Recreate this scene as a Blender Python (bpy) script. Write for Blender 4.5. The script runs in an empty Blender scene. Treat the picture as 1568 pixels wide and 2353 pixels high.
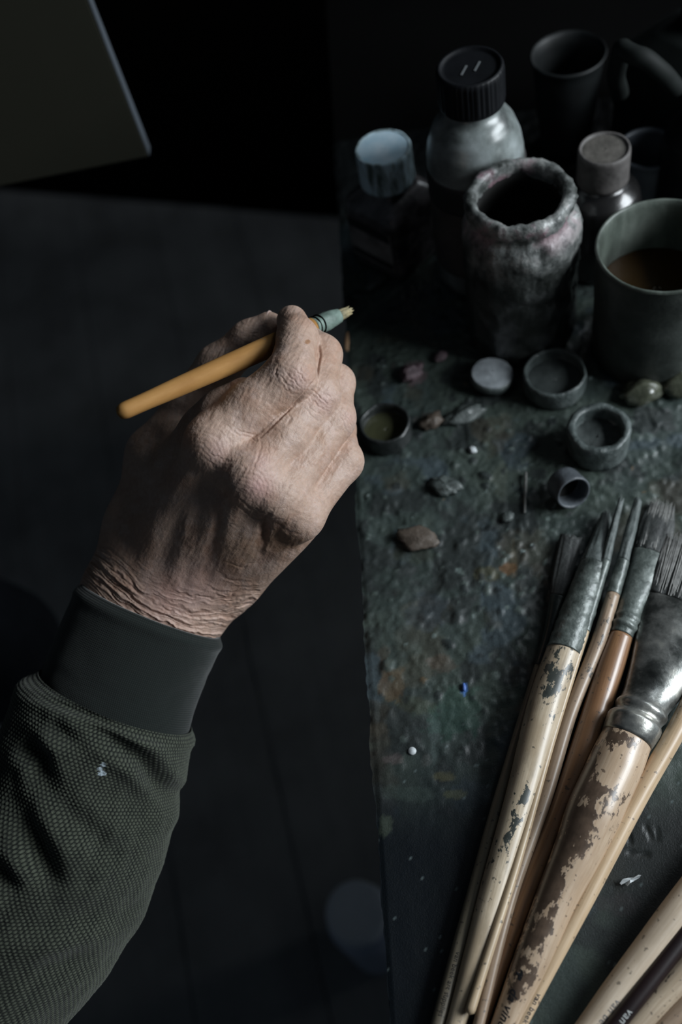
import bpy, bmesh, math, random
import numpy as np
from mathutils import Matrix, Vector

random.seed(4); rng = np.random.default_rng(4)
scn = bpy.context.scene
COL = scn.collection

# ------------------------------------------------------------------ camera
FPX, CX, CY = 2288.0, 784.0, 1176.5
CAM_H = 0.45
_n = np.array([446.0, 1444.0])
ROLL = math.atan2(_n[0], _n[1]); PITCH = math.pi/2 - math.atan(np.hypot(*_n)/FPX)
FW = np.array([0, math.cos(PITCH), -math.sin(PITCH)])
R0 = np.array([1.0, 0, 0]); U0 = np.array([0, math.sin(PITCH), math.cos(PITCH)])
RC = R0*math.cos(ROLL) - U0*math.sin(ROLL); UC = R0*math.sin(ROLL) + U0*math.cos(ROLL)
CAM = np.array([0, 0, CAM_H])
cd = bpy.data.cameras.new('camera'); cam = bpy.data.objects.new('camera', cd); COL.objects.link(cam)
cam.matrix_world = Matrix(((RC[0], UC[0], -FW[0], CAM[0]), (RC[1], UC[1], -FW[1], CAM[1]),
                           (RC[2], UC[2], -FW[2], CAM[2]), (0, 0, 0, 1)))
cd.sensor_fit = 'VERTICAL'; cd.sensor_height = 36; cd.sensor_width = 24; cd.lens = 36*FPX/2353
cd.dof.use_dof = True; cd.dof.focus_distance = 0.436; cd.dof.aperture_fstop = 5.0
cd.clip_start = 0.01; cd.clip_end = 30
scn.camera = cam
# ------------------------------------------------------------------ world, light, exposure
w = bpy.data.worlds.new('world'); scn.world = w; w.use_nodes = True
w.node_tree.nodes['Background'].inputs[0].default_value = (0.62, 0.80, 1.0, 1)
w.node_tree.nodes['Background'].inputs[1].default_value = 0.030
ld = bpy.data.lights.new('window_daylight', 'AREA'); ld.shape = 'RECTANGLE'; ld.size = 0.70; ld.size_y = 0.40
ld.energy = 17.0; ld.color = (0.88, 0.95, 1.0)
lo = bpy.data.objects.new('window_daylight', ld); COL.objects.link(lo)
LPOS = Vector((0.98, -0.03, 0.58)); LTGT = Vector((0.06, 0.20, 0.02))
lo.location = LPOS; lo.rotation_euler = (LTGT-LPOS).to_track_quat('-Z', 'Y').to_euler()
l2 = bpy.data.lights.new('second_window_daylight', 'AREA'); l2.shape = 'RECTANGLE'; l2.size = 0.3; l2.size_y = 0.4
l2.energy = 2.2; l2.color = (0.84, 0.93, 1.0)
lo2 = bpy.data.objects.new('second_window_daylight', l2); COL.objects.link(lo2); lo2.location = (1.0, 0.78, 0.72)
lo2.rotation_euler = (Vector((0.1, 0.38, 0.03))-Vector((1.0, 0.78, 0.72))).to_track_quat('-Z', 'Y').to_euler()
l3 = bpy.data.lights.new('floor_fill', 'AREA'); l3.shape = 'RECTANGLE'; l3.size = 0.5; l3.size_y = 0.4     # added fill under the table to brighten the floor, no window seen
l3.spread = math.radians(38); l3.energy = 0.30; l3.color = (0.84, 0.93, 1.0)
lo3 = bpy.data.objects.new('floor_fill', l3); COL.objects.link(lo3); lo3.location = (1.7, 0.55, -0.20)
lo3.rotation_euler = (Vector((-0.25, 0.80, -0.72))-Vector((1.7, 0.55, -0.20))).to_track_quat('-Z', 'Y').to_euler()
scn.view_settings.view_transform = 'Standard'; scn.view_settings.look = 'None'
scn.view_settings.exposure = 0.0; scn.view_settings.gamma = 1.0; scn.view_settings.use_curve_mapping = False

# ------------------------------------------------------------------ helpers
def ray(x, y): return FW + (x-CX)/FPX*RC - (y-CY)/FPX*UC
def at(x, y, z=0.0):
    d = ray(x, y); return CAM + (z-CAM_H)/d[2]*d
def dep(q): return float((np.asarray(q)-CAM)@FW)
def proj(V):
    V = np.asarray(V)-CAM; d = V@FW
    return CX+FPX*(V@RC)/d, CY-FPX*(V@UC)/d, d
def K(x, y, d): return np.array([(x-CX)/FPX*d, (y-CY)/FPX*d, d])
def cam2world(V): V = np.asarray(V, float); return CAM + V[:, :1]*RC - V[:, 1:2]*UC + V[:, 2:3]*FW
def sstep(a, b, x): t = np.clip((x-a)/(b-a), 0, 1); return t*t*(3-2*t)

def _hash(ix, iy, iz, seed):
    h = (ix.astype(np.int64)*374761393 + iy.astype(np.int64)*668265263 + iz.astype(np.int64)*2147483647 + seed*974711) & 0xffffffff
    h = ((h ^ (h >> 13))*1274126177) & 0xffffffff
    h = ((h ^ (h >> 15))*2246822519) & 0xffffffff
    return ((h ^ (h >> 16)) & 0xffffff)/float(0xffffff)
def vn(x, y, z=None, seed=0):
    x = np.asarray(x, float); y = np.asarray(y, float); z = np.zeros_like(x) if z is None else np.asarray(z, float)
    ix, iy, iz = np.floor(x), np.floor(y), np.floor(z)
    fx, fy, fz = x-ix, y-iy, z-iz
    fx, fy, fz = [f*f*f*(f*(f*6-15)+10) for f in (fx, fy, fz)]
    r = 0
    for a in (0, 1):
        for b in (0, 1):
            for c in (0, 1):
                wgt = (fx if a else 1-fx)*(fy if b else 1-fy)*(fz if c else 1-fz)
                r = r + wgt*_hash(ix+a, iy+b, iz+c, seed)
    return r
def fbm(x, y, z=None, oct=4, seed=0):
    r = 0; a = 0.5; t = 0
    zz = np.zeros_like(np.asarray(x, float)) if z is None else z
    for i in range(oct):
        r = r + a*vn(np.asarray(x)*2**i, np.asarray(y)*2**i, zz*2**i, seed+i*17); t += a; a *= 0.5
    return r/t

def polydist(px, py, pts):
    d = np.full(px.shape, 1e9); tt = np.zeros(px.shape)
    n = len(pts)-1
    for i in range(n):
        ax, ay = pts[i]; bx, by = pts[i+1]
        vx, vy = bx-ax, by-ay; L = vx*vx+vy*vy
        t = np.clip(((px-ax)*vx+(py-ay)*vy)/L, 0, 1)
        dd = np.hypot(px-ax-t*vx, py-ay-t*vy)
        m = dd < d; d = np.where(m, dd, d); tt = np.where(m, (i+t)/n, tt)
    return d, tt

def mesh_np(name, V, Fs, mat=None, parent=None, smooth=True, loc=None):
    """V array, Fs list of int arrays (n,3) or (n,4); one mesh object."""
    V = np.asarray(V, float)
    off = np.zeros(3) if loc is None else np.asarray(loc, float)
    me = bpy.data.meshes.new(name)
    Fs = [np.asarray(f, np.int32) for f in (Fs if isinstance(Fs, list) else [Fs]) if len(f)]
    me.vertices.add(len(V)); me.vertices.foreach_set('co', (V-off).astype(np.float32).ravel())
    loops = np.concatenate([f.ravel() for f in Fs])
    tot = np.concatenate([np.full(len(f), f.shape[1], np.int32) for f in Fs])
    start = np.concatenate([[0], np.cumsum(tot)[:-1]]).astype(np.int32)
    me.loops.add(len(loops)); me.loops.foreach_set('vertex_index', loops.astype(np.int32))
    me.polygons.add(len(tot)); me.polygons.foreach_set('loop_start', start)
    try: me.polygons.foreach_set('loop_total', tot)
    except Exception: pass
    me.polygons.foreach_set('use_smooth', np.full(len(tot), smooth))
    me.update(calc_edges=True); me.validate()
    if mat: me.materials.append(mat)
    o = bpy.data.objects.new(name, me); COL.objects.link(o)
    if loc is not None: o.location = off
    if parent:
        o.parent = parent
        o.matrix_parent_inverse = Matrix.Translation(-Vector(WLOC(parent)))
    return o
def WLOC(o):
    v = Vector(o.location); p = o.parent
    while p: v = v + Vector(p.location) + o.matrix_parent_inverse.translation; o = p; p = o.parent
    return v
def attr_col(o, name, C):
    a = o.data.attributes.new(name, 'FLOAT_COLOR', 'POINT')
    C = np.asarray(C, np.float32)
    if C.shape[1] == 3: C = np.concatenate([C, np.ones((len(C), 1), np.float32)], 1)
    a.data.foreach_set('color', C.ravel())
def attr_vec(o, name, C):
    a = o.data.attributes.new(name, 'FLOAT_VECTOR', 'POINT'); a.data.foreach_set('vector', np.asarray(C, np.float32).ravel())
def attr_f(o, name, C):
    a = o.data.attributes.new(name, 'FLOAT', 'POINT'); a.data.foreach_set('value', np.asarray(C, np.float32).ravel())
def tag(o, label, cat, group=None, kind=None):
    o['label'] = label; o['category'] = cat
    if group: o['group'] = group
    if kind: o['kind'] = kind
    return o
def thing(name, loc, label, cat, group=None):
    o = bpy.data.objects.new(name, None); COL.objects.link(o); o.location = Vector(loc); o.empty_display_size = 0.01
    return tag(o, label, cat, group)
def struct(o): o['kind'] = 'structure'; return o

def box(name, lo_, hi_, mat, parent=None, M=None, bev=0.0):
    bm = bmesh.new(); bmesh.ops.create_cube(bm, size=1.0)
    lo_, hi_ = np.array(lo_), np.array(hi_)
    for v in bm.verts:
        v.co = Vector((lo_+hi_)/2 + np.array(v.co)*(hi_-lo_))
    if bev: bmesh.ops.bevel(bm, geom=bm.edges[:], offset=bev, segments=2, affect='EDGES')
    if M is not None: bm.transform(M)
    me = bpy.data.meshes.new(name); bm.to_mesh(me); bm.free()
    if mat: me.materials.append(mat)
    o = bpy.data.objects.new(name, me); COL.objects.link(o)
    if parent:
        o.parent = parent; o.matrix_parent_inverse = Matrix.Translation(-Vector(WLOC(parent)))
    return o

def grid_faces(nr, nc, wrap=True):
    """quads of a nr x nc vertex grid, columns wrap"""
    i = np.arange(nr-1)[:, None]; j = np.arange(nc if wrap else nc-1)[None, :]
    j2 = (j+1) % nc
    a = i*nc+j; b = i*nc+j2; c = (i+1)*nc+j2; d = (i+1)*nc+j
    return np.stack([a, b, c, d], -1).reshape(-1, 4)

def catmull(pts, n):
    """smooth interpolation of rows of pts into n samples (uniform in index-chord)"""
    P_ = np.asarray(pts, float); m = len(P_)
    d = np.concatenate([[0], np.cumsum(np.maximum(1e-9, np.linalg.norm(np.diff(P_[:, :3], axis=0), axis=1)))])
    s = np.linspace(0, d[-1], n); out = np.empty((n, P_.shape[1]))
    for k in range(P_.shape[1]):
        y = P_[:, k]; g = np.diff(y)/np.diff(d); mm = np.empty(m)
        mm[0] = g[0]; mm[-1] = g[-1]
        for i in range(1, m-1): mm[i] = 0 if g[i-1]*g[i] <= 0 else 2*g[i-1]*g[i]/(g[i-1]+g[i])
        i = np.clip(np.searchsorted(d, s, side='right')-1, 0, m-2); h = d[i+1]-d[i]; t = (s-d[i])/h
        out[:, k] = (2*t**3-3*t**2+1)*y[i]+(t**3-2*t**2+t)*h*mm[i]+(-2*t**3+3*t**2)*y[i+1]+(t**3-t**2)*h*mm[i+1]
    return out

def lathe(name, prof, mat, loc, parent=None, n=64, sub=4, rough=0.0, rs=60.0, seed=0, square=None, rot=0.0, tilt=None, ribs=None):
    """prof list (r,z); optional lumpiness; square=(power,) makes rounded-square sections; ribs=(count,depth,z0,z1)"""
    pr = []
    for (a, b) in zip(prof[:-1], prof[1:]):
        L = math.hypot(b[0]-a[0], b[1]-a[1]); k = max(1, min(int(L/0.002), 14)) if sub else 1
        for t in range(k): pr.append((a[0]+(b[0]-a[0])*t/k, a[1]+(b[1]-a[1])*t/k))
    pr.append(prof[-1]); pr = np.array(pr)
    th = np.linspace(0, 2*np.pi, n, endpoint=False)
    r = np.repeat(pr[:, :1], n, 1); z = np.repeat(pr[:, 1:], n, 1); T = np.repeat(th[None], len(pr), 0)
    q = r.copy()
    if square:
        pw = square; q = r/((np.abs(np.cos(T))**pw+np.abs(np.sin(T))**pw)**(1/pw))
    X = q*np.cos(T+rot); Y = q*np.sin(T+rot)
    if ribs:
        m = (z > ribs[2]) & (z < ribs[3]) & (r > prof[1][0]*0.2)
        k = 1+np.where(m, ribs[1]*np.sign(np.sin(T*ribs[0])), 0)
        X = X*k; Y = Y*k
    if rough:
        N = fbm(X*rs+seed*3.1, Y*rs, z*rs, 4, seed)-0.5
        N2 = np.clip(fbm(X*rs*2.3+9, Y*rs*2.3, z*rs*2.3, 3, seed+5)-0.55, 0, 1)*2
        k = 1+rough*(N*2+N2)/np.maximum(r, 0.008)*(r > 0.001)
        X *= k; Y *= k; z = z+rough*0.7*(fbm(X*rs*1.4, Y*rs*1.4, z*rs+4, 3, seed+9)-0.5)*2
    V = np.stack([X, Y, z], -1).reshape(-1, 3)
    if tilt is not None: V = V@np.array(tilt).T
    V = V+np.asarray(loc)
    return mesh_np(name, V, grid_faces(len(pr), n), mat, parent)

def disc(name, r, z, mat, loc, parent=None, n=48, rough=0.0, seed=0, tilt=None, dome=0.0):
    rr = np.linspace(0.001, 1, 10)
    return lathe(name, [(r*k, z+dome*(1-k*k)) for k in rr[::-1]]+[(0.0001, z+dome)], mat, loc, parent, n, 4, rough, 120, seed, tilt=tilt)

def tube_pts(name, C, Rad, mat, parent=None, n=16, caps=True):
    C = np.asarray(C, float); m = len(C); Rad = np.broadcast_to(np.asarray(Rad, float), (m,))
    T = np.gradient(C, axis=0); T /= np.linalg.norm(T, axis=1)[:, None]
    a = np.array([0, 0, 1.0]) if abs(T[0, 2]) < 0.9 else np.array([1.0, 0, 0]); Ns = []
    for i in range(m):
        a = a-T[i]*(a@T[i]); a /= np.linalg.norm(a); Ns.append(a)
    Ns = np.array(Ns); B = np.cross(T, Ns); th = np.linspace(0, 2*np.pi, n, endpoint=False)
    V = C[:, None]+Rad[:, None, None]*(np.cos(th)[None, :, None]*Ns[:, None]+np.sin(th)[None, :, None]*B[:, None])
    V = V.reshape(-1, 3); F = [grid_faces(m, n)]
    if caps:
        V = np.concatenate([V, C[:1], C[-1:]]); k = m*n
        j = np.arange(n); F.append(np.stack([np.full(n, k), (j+1) % n, j], 1)); F.append(np.stack([np.full(n, k+1), (m-1)*n+j, (m-1)*n+(j+1) % n], 1))
    return mesh_np(name, V, F, mat, parent)

# ------------------------------------------------------------------ materials
class NT:
    def __init__(s, name):
        s.m = bpy.data.materials.new(name); s.m.use_nodes = True; s.t = s.m.node_tree; s.N = s.t.nodes; s.L = s.t.links
        s.b = s.N['Principled BSDF']
    def new(s, ty, **kw):
        n = s.N.new(ty)
        for k, v in kw.items(): setattr(n, k, v)
        return n
    def link(s, a, b): s.L.new(a, b)
    def coord(s, kind='Object', attr=None):
        if attr: return s.new('ShaderNodeAttribute', attribute_name=attr).outputs['Vector']
        return s.new('ShaderNodeTexCoord').outputs[kind]
    def noise(s, vec, scale, detail=4, rough=0.55, stretch=None, dist=0.0):
        if stretch:
            mp = s.new('ShaderNodeMapping'); mp.inputs['Scale'].default_value = stretch; s.link(vec, mp.inputs['Vector']); vec = mp.outputs[0]
        n = s.new('ShaderNodeTexNoise'); n.inputs['Scale'].default_value = scale; n.inputs['Detail'].default_value = detail
        n.inputs['Roughness'].default_value = rough; n.inputs['Distortion'].default_value = dist
        s.link(vec, n.inputs['Vector']); return n.outputs['Fac']
    def ramp(s, fac, stops, interp='LINEAR'):
        r = s.new('ShaderNodeValToRGB'); e = r.color_ramp.elements; r.color_ramp.interpolation = interp
        while len(e) < len(stops): e.new(0.5)
        for i, (p, c) in enumerate(stops):
            e[i].position = p; e[i].color = (*c, 1) if len(c) == 3 else c
        s.link(fac, r.inputs[0]); return r.outputs[0]
    def mix(s, fac, a, b, blend='MIX'):
        m = s.new('ShaderNodeMix', data_type='RGBA', blend_type=blend)
        for sock, v in ((m.inputs['Factor'], fac), (m.inputs['A'], a), (m.inputs['B'], b)): pass
        ins = [m.inputs[0], m.inputs[6], m.inputs[7]]
        for i, v in zip(ins, (fac, a, b)):
            if isinstance(v, (int, float)): i.default_value = v
            elif isinstance(v, tuple): i.default_value = (*v, 1)
            else: s.link(v, i)
        return m.outputs[2]
    def math(s, op, a, b=None):
        m = s.new('ShaderNodeMath', operation=op)
        for i, v in zip(m.inputs, (a, b)):
            if v is None: continue
            if isinstance(v, (int, float)): i.default_value = v
            else: s.link(v, i)
        return m.outputs[0]
    def col(s, c):
        if isinstance(c, tuple): s.b.inputs['Base Color'].default_value = (*c, 1)
        else: s.link(c, s.b.inputs['Base Color'])
        return s
    def set(s, **kw):
        for k, v in kw.items():
            i = s.b.inputs[k.replace('_', ' ')]
            if isinstance(v, (int, float)): i.default_value = v
            elif isinstance(v, tuple): i.default_value = v
            else: s.link(v, i)
        return s
    def bump(s, h, strength, dist=0.001):
        b = s.new('ShaderNodeBump'); b.inputs['Strength'].default_value = strength; b.inputs['Distance'].default_value = dist
        s.link(h, b.inputs['Height']); s.link(b.outputs[0], s.b.inputs['Normal']); return s

def mottled(name, cols, scale=60, rough=0.6, bump=0.3, bd=0.0008, metallic=0.0, detail=6, coat=0.0, spec=0.5, vary=0.0):
    m = NT(name); v = m.coord('Object'); n = m.noise(v, scale, detail, 0.6)
    k = len(cols); st = [(0.3+0.4*i/max(1, k-1), c) for i, c in enumerate(cols)]
    m.col(m.ramp(n, st) if k > 1 else cols[0]).set(Roughness=rough, Metallic=metallic, Coat_Weight=coat, Specular_IOR_Level=spec)
    if vary: m.set(Roughness=m.math('MULTIPLY_ADD', n, vary) if False else m.math('ADD', m.math('MULTIPLY', n, vary), rough-vary/2))
    if bump: m.bump(m.noise(v, scale*3, 5, 0.6), bump, bd)
    return m.m

def wood(name, light, mid, dirt, dirt_bias=0.0, rough=0.42, nscale=260.0, grime=0.5, coat=0.25):
    """brush-handle wood: grain along attribute wc.x, painted/dirty where attribute wear says so"""
    m = NT(name); wc = m.coord(attr='wc'); wear = m.new('ShaderNodeAttribute', attribute_name='wear').outputs['Fac']
    g = m.noise(wc, 900, 3, 0.6, (0.04, 1, 1)); base = m.ramp(g, [(0.3, mid), (0.62, light)])
    big = m.noise(wc, 70, 4, 0.6, (0.5, 1, 1))
    base = m.mix(m.ramp(big, [(0.38, (grime,)*3), (0.62, (0, 0, 0))]), base, mid)
    fine = m.noise(wc, nscale, 8, 0.68, (0.6, 1, 1))
    mask = m.ramp(m.math('ADD', m.math('MULTIPLY', m.math('SUBTRACT', fine, 0.5), 4.6), m.math('ADD', wear, dirt_bias-0.22)), [(0.47, (0, 0, 0)), (0.53, (1, 1, 1))])
    dn = m.noise(wc, 180, 5, 0.6); dcol = m.ramp(dn, [(0.35, tuple(x*0.55 for x in dirt)), (0.65, dirt)])
    sm = m.ramp(m.noise(wc, 120, 6, 0.65, (0.35, 1, 1)), [(0.50, (0, 0, 0)), (0.64, (1, 1, 1))]); base = m.mix(m.math('MULTIPLY', sm, 0.55*grime), base, tuple(0.5*a_+0.5*b_ for a_, b_ in zip(mid, dirt)))
    spk = m.ramp(m.noise(wc, 420, 2, 0.5), [(0.665, (0, 0, 0)), (0.70, (1, 1, 1))])
    c = m.mix(mask, base, dcol); c = m.mix(m.math('MULTIPLY', spk, 0.75), c, tuple(x*0.7 for x in dirt))
    m.col(c).set(Roughness=rough, Coat_Weight=coat, Coat_Roughness=0.25)
    m.bump(m.math('ADD', m.math('MULTIPLY', mask, 0.35), m.math('MULTIPLY', g, 0.25)), 0.35, 0.0006)
    return m.m

def attr_mat(name, attr='tint', rough=0.5, nscale=500, bump=0.4, bd=0.0006, coat=0.0, sss=0.0, noise_amt=0.35):
    m = NT(name); a = m.new('ShaderNodeAttribute', attribute_name=attr).outputs['Color']; v = m.coord('Object')
    n = m.noise(v, nscale, 6, 0.6)
    c = m.mix(noise_amt, a, m.ramp(n, [(0.3, (0.55,)*3), (0.7, (1.45,)*3)]), 'MULTIPLY')
    m.col(c).set(Roughness=rough, Coat_Weight=coat)
    m.bump(m.noise(v, nscale*1.6, 5, 0.6), bump, bd)
    return m

# ================================================================== THE ROOM
M_floor = NT('floor_boards'); _v = M_floor.coord('Object')
_n1 = M_floor.noise(_v, 7, 6, 0.6); _n2 = M_floor.noise(_v, 40, 4, 0.6, (1, 0.06, 1))
M_floor.col(M_floor.mix(0.5, M_floor.ramp(_n1, [(0.32, (0.10, 0.095, 0.092)), (0.5, (0.22, 0.222, 0.222)), (0.68, (0.33, 0.33, 0.325))]),
                        M_floor.ramp(_n2, [(0.3, (0.20, 0.20, 0.20)), (0.7, (0.28, 0.28, 0.28))]))).set(Roughness=0.6)
M_floor.bump(_n2, 0.3, 0.002); M_floor = M_floor.m
M_black = mottled('near_black', [(0.0012, 0.0012, 0.0012), (0.0022, 0.0022, 0.0022)], 6, 0.9, 0.2, spec=0.04)  # near-black; on back wall and tabletop it stands in for shade

FZ = -0.72
_wa, _wb = at(60, 440, FZ), at(770, 500, FZ); _wd = (_wb-_wa)/np.linalg.norm(_wb-_wa); _wn = np.array([-_wd[1], _wd[0], 0])
floor = struct(box('floor', (-2.2, -0.9, FZ-0.06), (1.6, 1.9, FZ-0.022), M_black))
x = -2.2; k = 0
while x < 1.6:                                           # floor boards, one by one, with open joints
    wd = 0.145
    o = box('plank', (x+0.0003, -0.9, FZ-0.022), (x+wd-0.0003, 1.9, FZ+0.0006*(k % 3)), M_floor, floor, bev=0.0012)
    for v_ in o.data.vertices:                            # cut each board along the slanted wall
        lim_ = _wa[1]+_wd[1]/_wd[0]*(v_.co.x-_wa[0])-0.002
        if v_.co.y > 1.0: v_.co.y = lim_
    x += wd; k += 1
wall = struct(box('wall_back', (-2.0, 0, FZ-0.06), (2.2, 0.1, 1.7), M_black, None,
                  Matrix(((_wd[0], _wn[0], 0, _wa[0]), (_wd[1], _wn[1], 0, _wa[1]), (0, 0, 1, 0), (0, 0, 0, 1)))))

# ================================================================== TABLE
E0, E1 = at(775, 460), at(893, 2353)
EV = (E0-E1)/np.linalg.norm(E0-E1); EU = np.array([EV[1], -EV[0], 0])       # along the left edge / to the right
V0, V1, UW = -0.45, 0.90, 0.97
table = thing('work_table', (E1+EU*0.3+EV*0.25)*np.array([1, 1, 0])+np.array([0, 0, FZ]), 'dark painter\'s work table crusted with old oil paint', 'table')
M_tbl = mottled('dark_tabletop', [(0.006, 0.0065, 0.007), (0.014, 0.015, 0.016)], 25, 0.6, 0.3)
TM = Matrix(((EU[0], EV[0], 0, E1[0]), (EU[1], EV[1], 0, E1[1]), (0, 0, 1, 0), (0, 0, 0, 1)))
box('tabletop', (0.0004, V0, -0.028), (UW, V1, -0.0035), M_black, table, TM)  # slab in near-black as well, rear shade put into its colour
for (u_, v_) in ((0.03, V0+0.03), (0.03, V1-0.08), (UW-0.08, V0+0.03), (UW-0.08, V1-0.08)):
    box('leg', (u_, v_, FZ+0.001), (u_+0.05, v_+0.05, -0.028), M_tbl, table, TM, 0.004)

def crust():
    du = 0.0011
    us = np.concatenate([np.arange(0, 0.30, du), np.arange(0.30, 0.42, 0.004), np.arange(0.42, UW+0.02, 0.02)])
    vs = np.concatenate([np.arange(V0, -0.06, 0.01), np.arange(-0.06, 0.42, du), np.arange(0.42, 0.56, 0.003)])
    U, Vv = np.meshgrid(us, vs)
    U2 = U+np.where(U <= 0, 1, 0)*((vn(Vv*260, Vv*0, seed=3)-0.5)*0.0008+(vn(Vv*60, Vv*0, seed=8)-0.5)*0.0014)
    W3 = E1[None, None]+U2[..., None]*EU+Vv[..., None]*EV
    px, py, dd = proj(W3.reshape(-1, 3)); px = px.reshape(U.shape); py = py.reshape(U.shape)
    px = np.where(dd.reshape(U.shape) < 0.05, 0, px)
    # how lumpy: thick crust in the middle of the table, scraped smooth towards the near end
    thick = sstep(1980, 1560, py)*0.92+0.08
    thick *= 1-0.6*sstep(1380, 1568, px)*sstep(1700, 1900, py)
    a = fbm(U*55, Vv*55, seed=1, oct=5); b = fbm(U*210, Vv*210, seed=21, oct=4); c = fbm(U*480+5, Vv*480, seed=31, oct=3)
    rid = 1-np.abs(2*fbm(U*140+3*a, Vv*140, seed=41, oct=3)-1)
    Z = thick*((a-0.5)*0.0024+(b-0.5)*0.0009+(c-0.5)*0.00048+np.clip(rid-0.80, 0, 1)*0.0028)
    # crumbs and dried gobs, stamped as little domes
    crumb = np.zeros_like(Z); cid = np.zeros_like(Z)
    for i in range(1700):
        cu, cv = rng.uniform(0, 0.28), rng.uniform(0.0, 0.42)
        r = abs(rng.normal(0.0012, 0.0009))+0.0009; r = min(r, 0.0055)
        if i < 500: cu = abs(rng.normal(0.105, 0.03)); cv = rng.normal(0.235, 0.045); r = min(r, 0.0022)
        j0, j1 = np.searchsorted(us, [cu-2*r, cu+2*r]); i0, i1 = np.searchsorted(vs, [cv-2*r, cv+2*r])
        if i1 <= i0 or j1 <= j0: continue
        ang = rng.uniform(0, 6.3); el = rng.uniform(0.5, 1.0)
        uu = U[i0:i1, j0:j1]-cu; vv = Vv[i0:i1, j0:j1]-cv
        ru = (uu*math.cos(ang)+vv*math.sin(ang))/r; rv = (-uu*math.sin(ang)+vv*math.cos(ang))/(r*el)
        h = np.clip(1-ru*ru-rv*rv, 0, 1)**0.6*r*(rng.uniform(0.2, 0.6) if r < .0016 else rng.uniform(.1, .38))*np.clip(thick[i0:i1, j0:j1]-.05, 0.02, 1)
        crumb[i0:i1, j0:j1] = np.maximum(crumb[i0:i1, j0:j1], h)
        cid[i0:i1, j0:j1] = np.where(h > 0.0002, rng.uniform(0.05 if r < .002 else .27, 1), cid[i0:i1, j0:j1])
    Z = Z+crumb
    # knife scratches and cuts
    for (pts, dpt) in (([(1440, 1905), (1450, 1935)], .0010), ([(1485, 1900), (1500, 1930)], .0012), ([(1508, 1905), (1512, 1930)], .0010), ([(1445, 1960), (1490, 1964)], .0012)):
        d_, _ = polydist(px, py, pts); Z = Z-dpt*np.exp(-(d_/3.0)**2)
    Z = Z-0.0003+np.where(U <= 0.0012, -0.0006, 0)
    # colour of the paint layers
    def L(c): return np.array(c)[None, None]
    C = np.ones(U.shape+(3,))*L((0.050, 0.058, 0.055))
    m1 = sstep(0.40, 0.62, fbm(U*28+7, Vv*28, seed=51, oct=4))[..., None]; C = C*(1-m1)+m1*L((0.062, 0.070, 0.062))
    m2 = sstep(0.52, 0.66, fbm(U*60+2, Vv*60, seed=61, oct=4))[..., None]; C = C*(1-m2)+m2*L((0.034, 0.036, 0.036))
    m3 = sstep(0.60, 0.72, fbm(U*45+12, Vv*45, seed=71, oct=4))[..., None]; C = C*(1-m3)+m3*L((0.060, 0.070, 0.080))
    m3 = sstep(0.62, 0.74, fbm(U*38+31, Vv*38, seed=75, oct=4))[..., None]*.35; C = C*(1-m3)+m3*L((0.085, 0.060, 0.040))
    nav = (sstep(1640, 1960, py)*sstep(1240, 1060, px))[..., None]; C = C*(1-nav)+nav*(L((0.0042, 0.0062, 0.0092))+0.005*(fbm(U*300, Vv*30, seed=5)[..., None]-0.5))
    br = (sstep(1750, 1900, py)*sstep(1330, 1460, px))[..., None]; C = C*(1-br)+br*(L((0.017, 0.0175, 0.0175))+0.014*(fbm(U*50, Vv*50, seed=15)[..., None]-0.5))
    edge = fbm(U*330, Vv*330, seed=81, oct=4)-0.5; e2 = fbm(U*90, Vv*90, seed=82, oct=4)-0.5
    sm = [(905, 1565, 30, 50, (0.20, 0.105, 0.05), 0.7), (885, 1525, 16, 40, (0.12, 0.065, 0.045), 0.5), (960, 1620, 60, 22, (0.10, 0.09, 0.045), 0.4),
          (1020, 1525, 38, 22, (0.15, 0.075, 0.055), 0.5), (1050, 1640, 70, 60, (0.04, 0.10, 0.075), 0.55), (1068, 1580, 7, 13, (0.10, 0.20, 0.50), 1.0),
          (905, 1745, 32, 11, (0.16, 0.11, 0.11), 0.7), (1015, 1785, 30, 11, (0.15, 0.12, 0.06), 0.6), (1045, 1825, 22, 8, (0.13, 0.115, 0.06), 0.6),
          (890, 1895, 16, 26, (0.13, 0.14, 0.10), 0.55), (930, 1820, 60, 22, (0.07, 0.085, 0.075), 0.5), (868, 1675, 30, 18, (0.12, 0.085, 0.06), 0.5),
          (1165, 1305, 16, 12, (0.28, 0.11, 0.04), 0.8), (1120, 1320, 26, 16, (0.16, 0.12, 0.05), 0.5), (1180, 1280, 10, 40, (0.14, 0.09, 0.05), 0.5),
          (945, 855, 34, 26, (0.20, 0.10, 0.12), 0.7), (955, 1275, 60, 22, (0.10, 0.10, 0.06), 0.3), (985, 965, 30, 22, (0.15, 0.08, 0.07), 0.5),
          (1150, 1100, 20, 45, (0.13, 0.12, 0.09), 0.35), (1000, 1700, 14, 50, (0.13, 0.15, 0.15), 0.5), (975, 1745, 16, 22, (0.13, 0.11, 0.11), 0.5),
          (980, 1410, 40, 50, (0.065, 0.075, 0.095), 0.6), (870, 1440, 50, 40, (0.085, 0.095, 0.085), 0.5), (1440, 1650, 60, 60, (0.05, 0.06, 0.055), 0.5),
          (1490, 1790, 50, 50, (0.06, 0.07, 0.062), 0.4), (1430, 2070, 60, 30, (0.05, 0.035, 0.04), 0.5)]
    for (x_, y_, rx, ry, c_, a_) in sm:
        q = 1-np.hypot((px-x_)/rx, (py-y_)/ry)+edge*1.0+e2*1.2
        mk = (sstep(-0.05, 0.25, q)*a_*(1 if rx < 8 else .55))[..., None]; C = C*(1-mk)+mk*L(c_)
    # pale, rust and dark crumbs
    on = (crumb > 0.0003)
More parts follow.
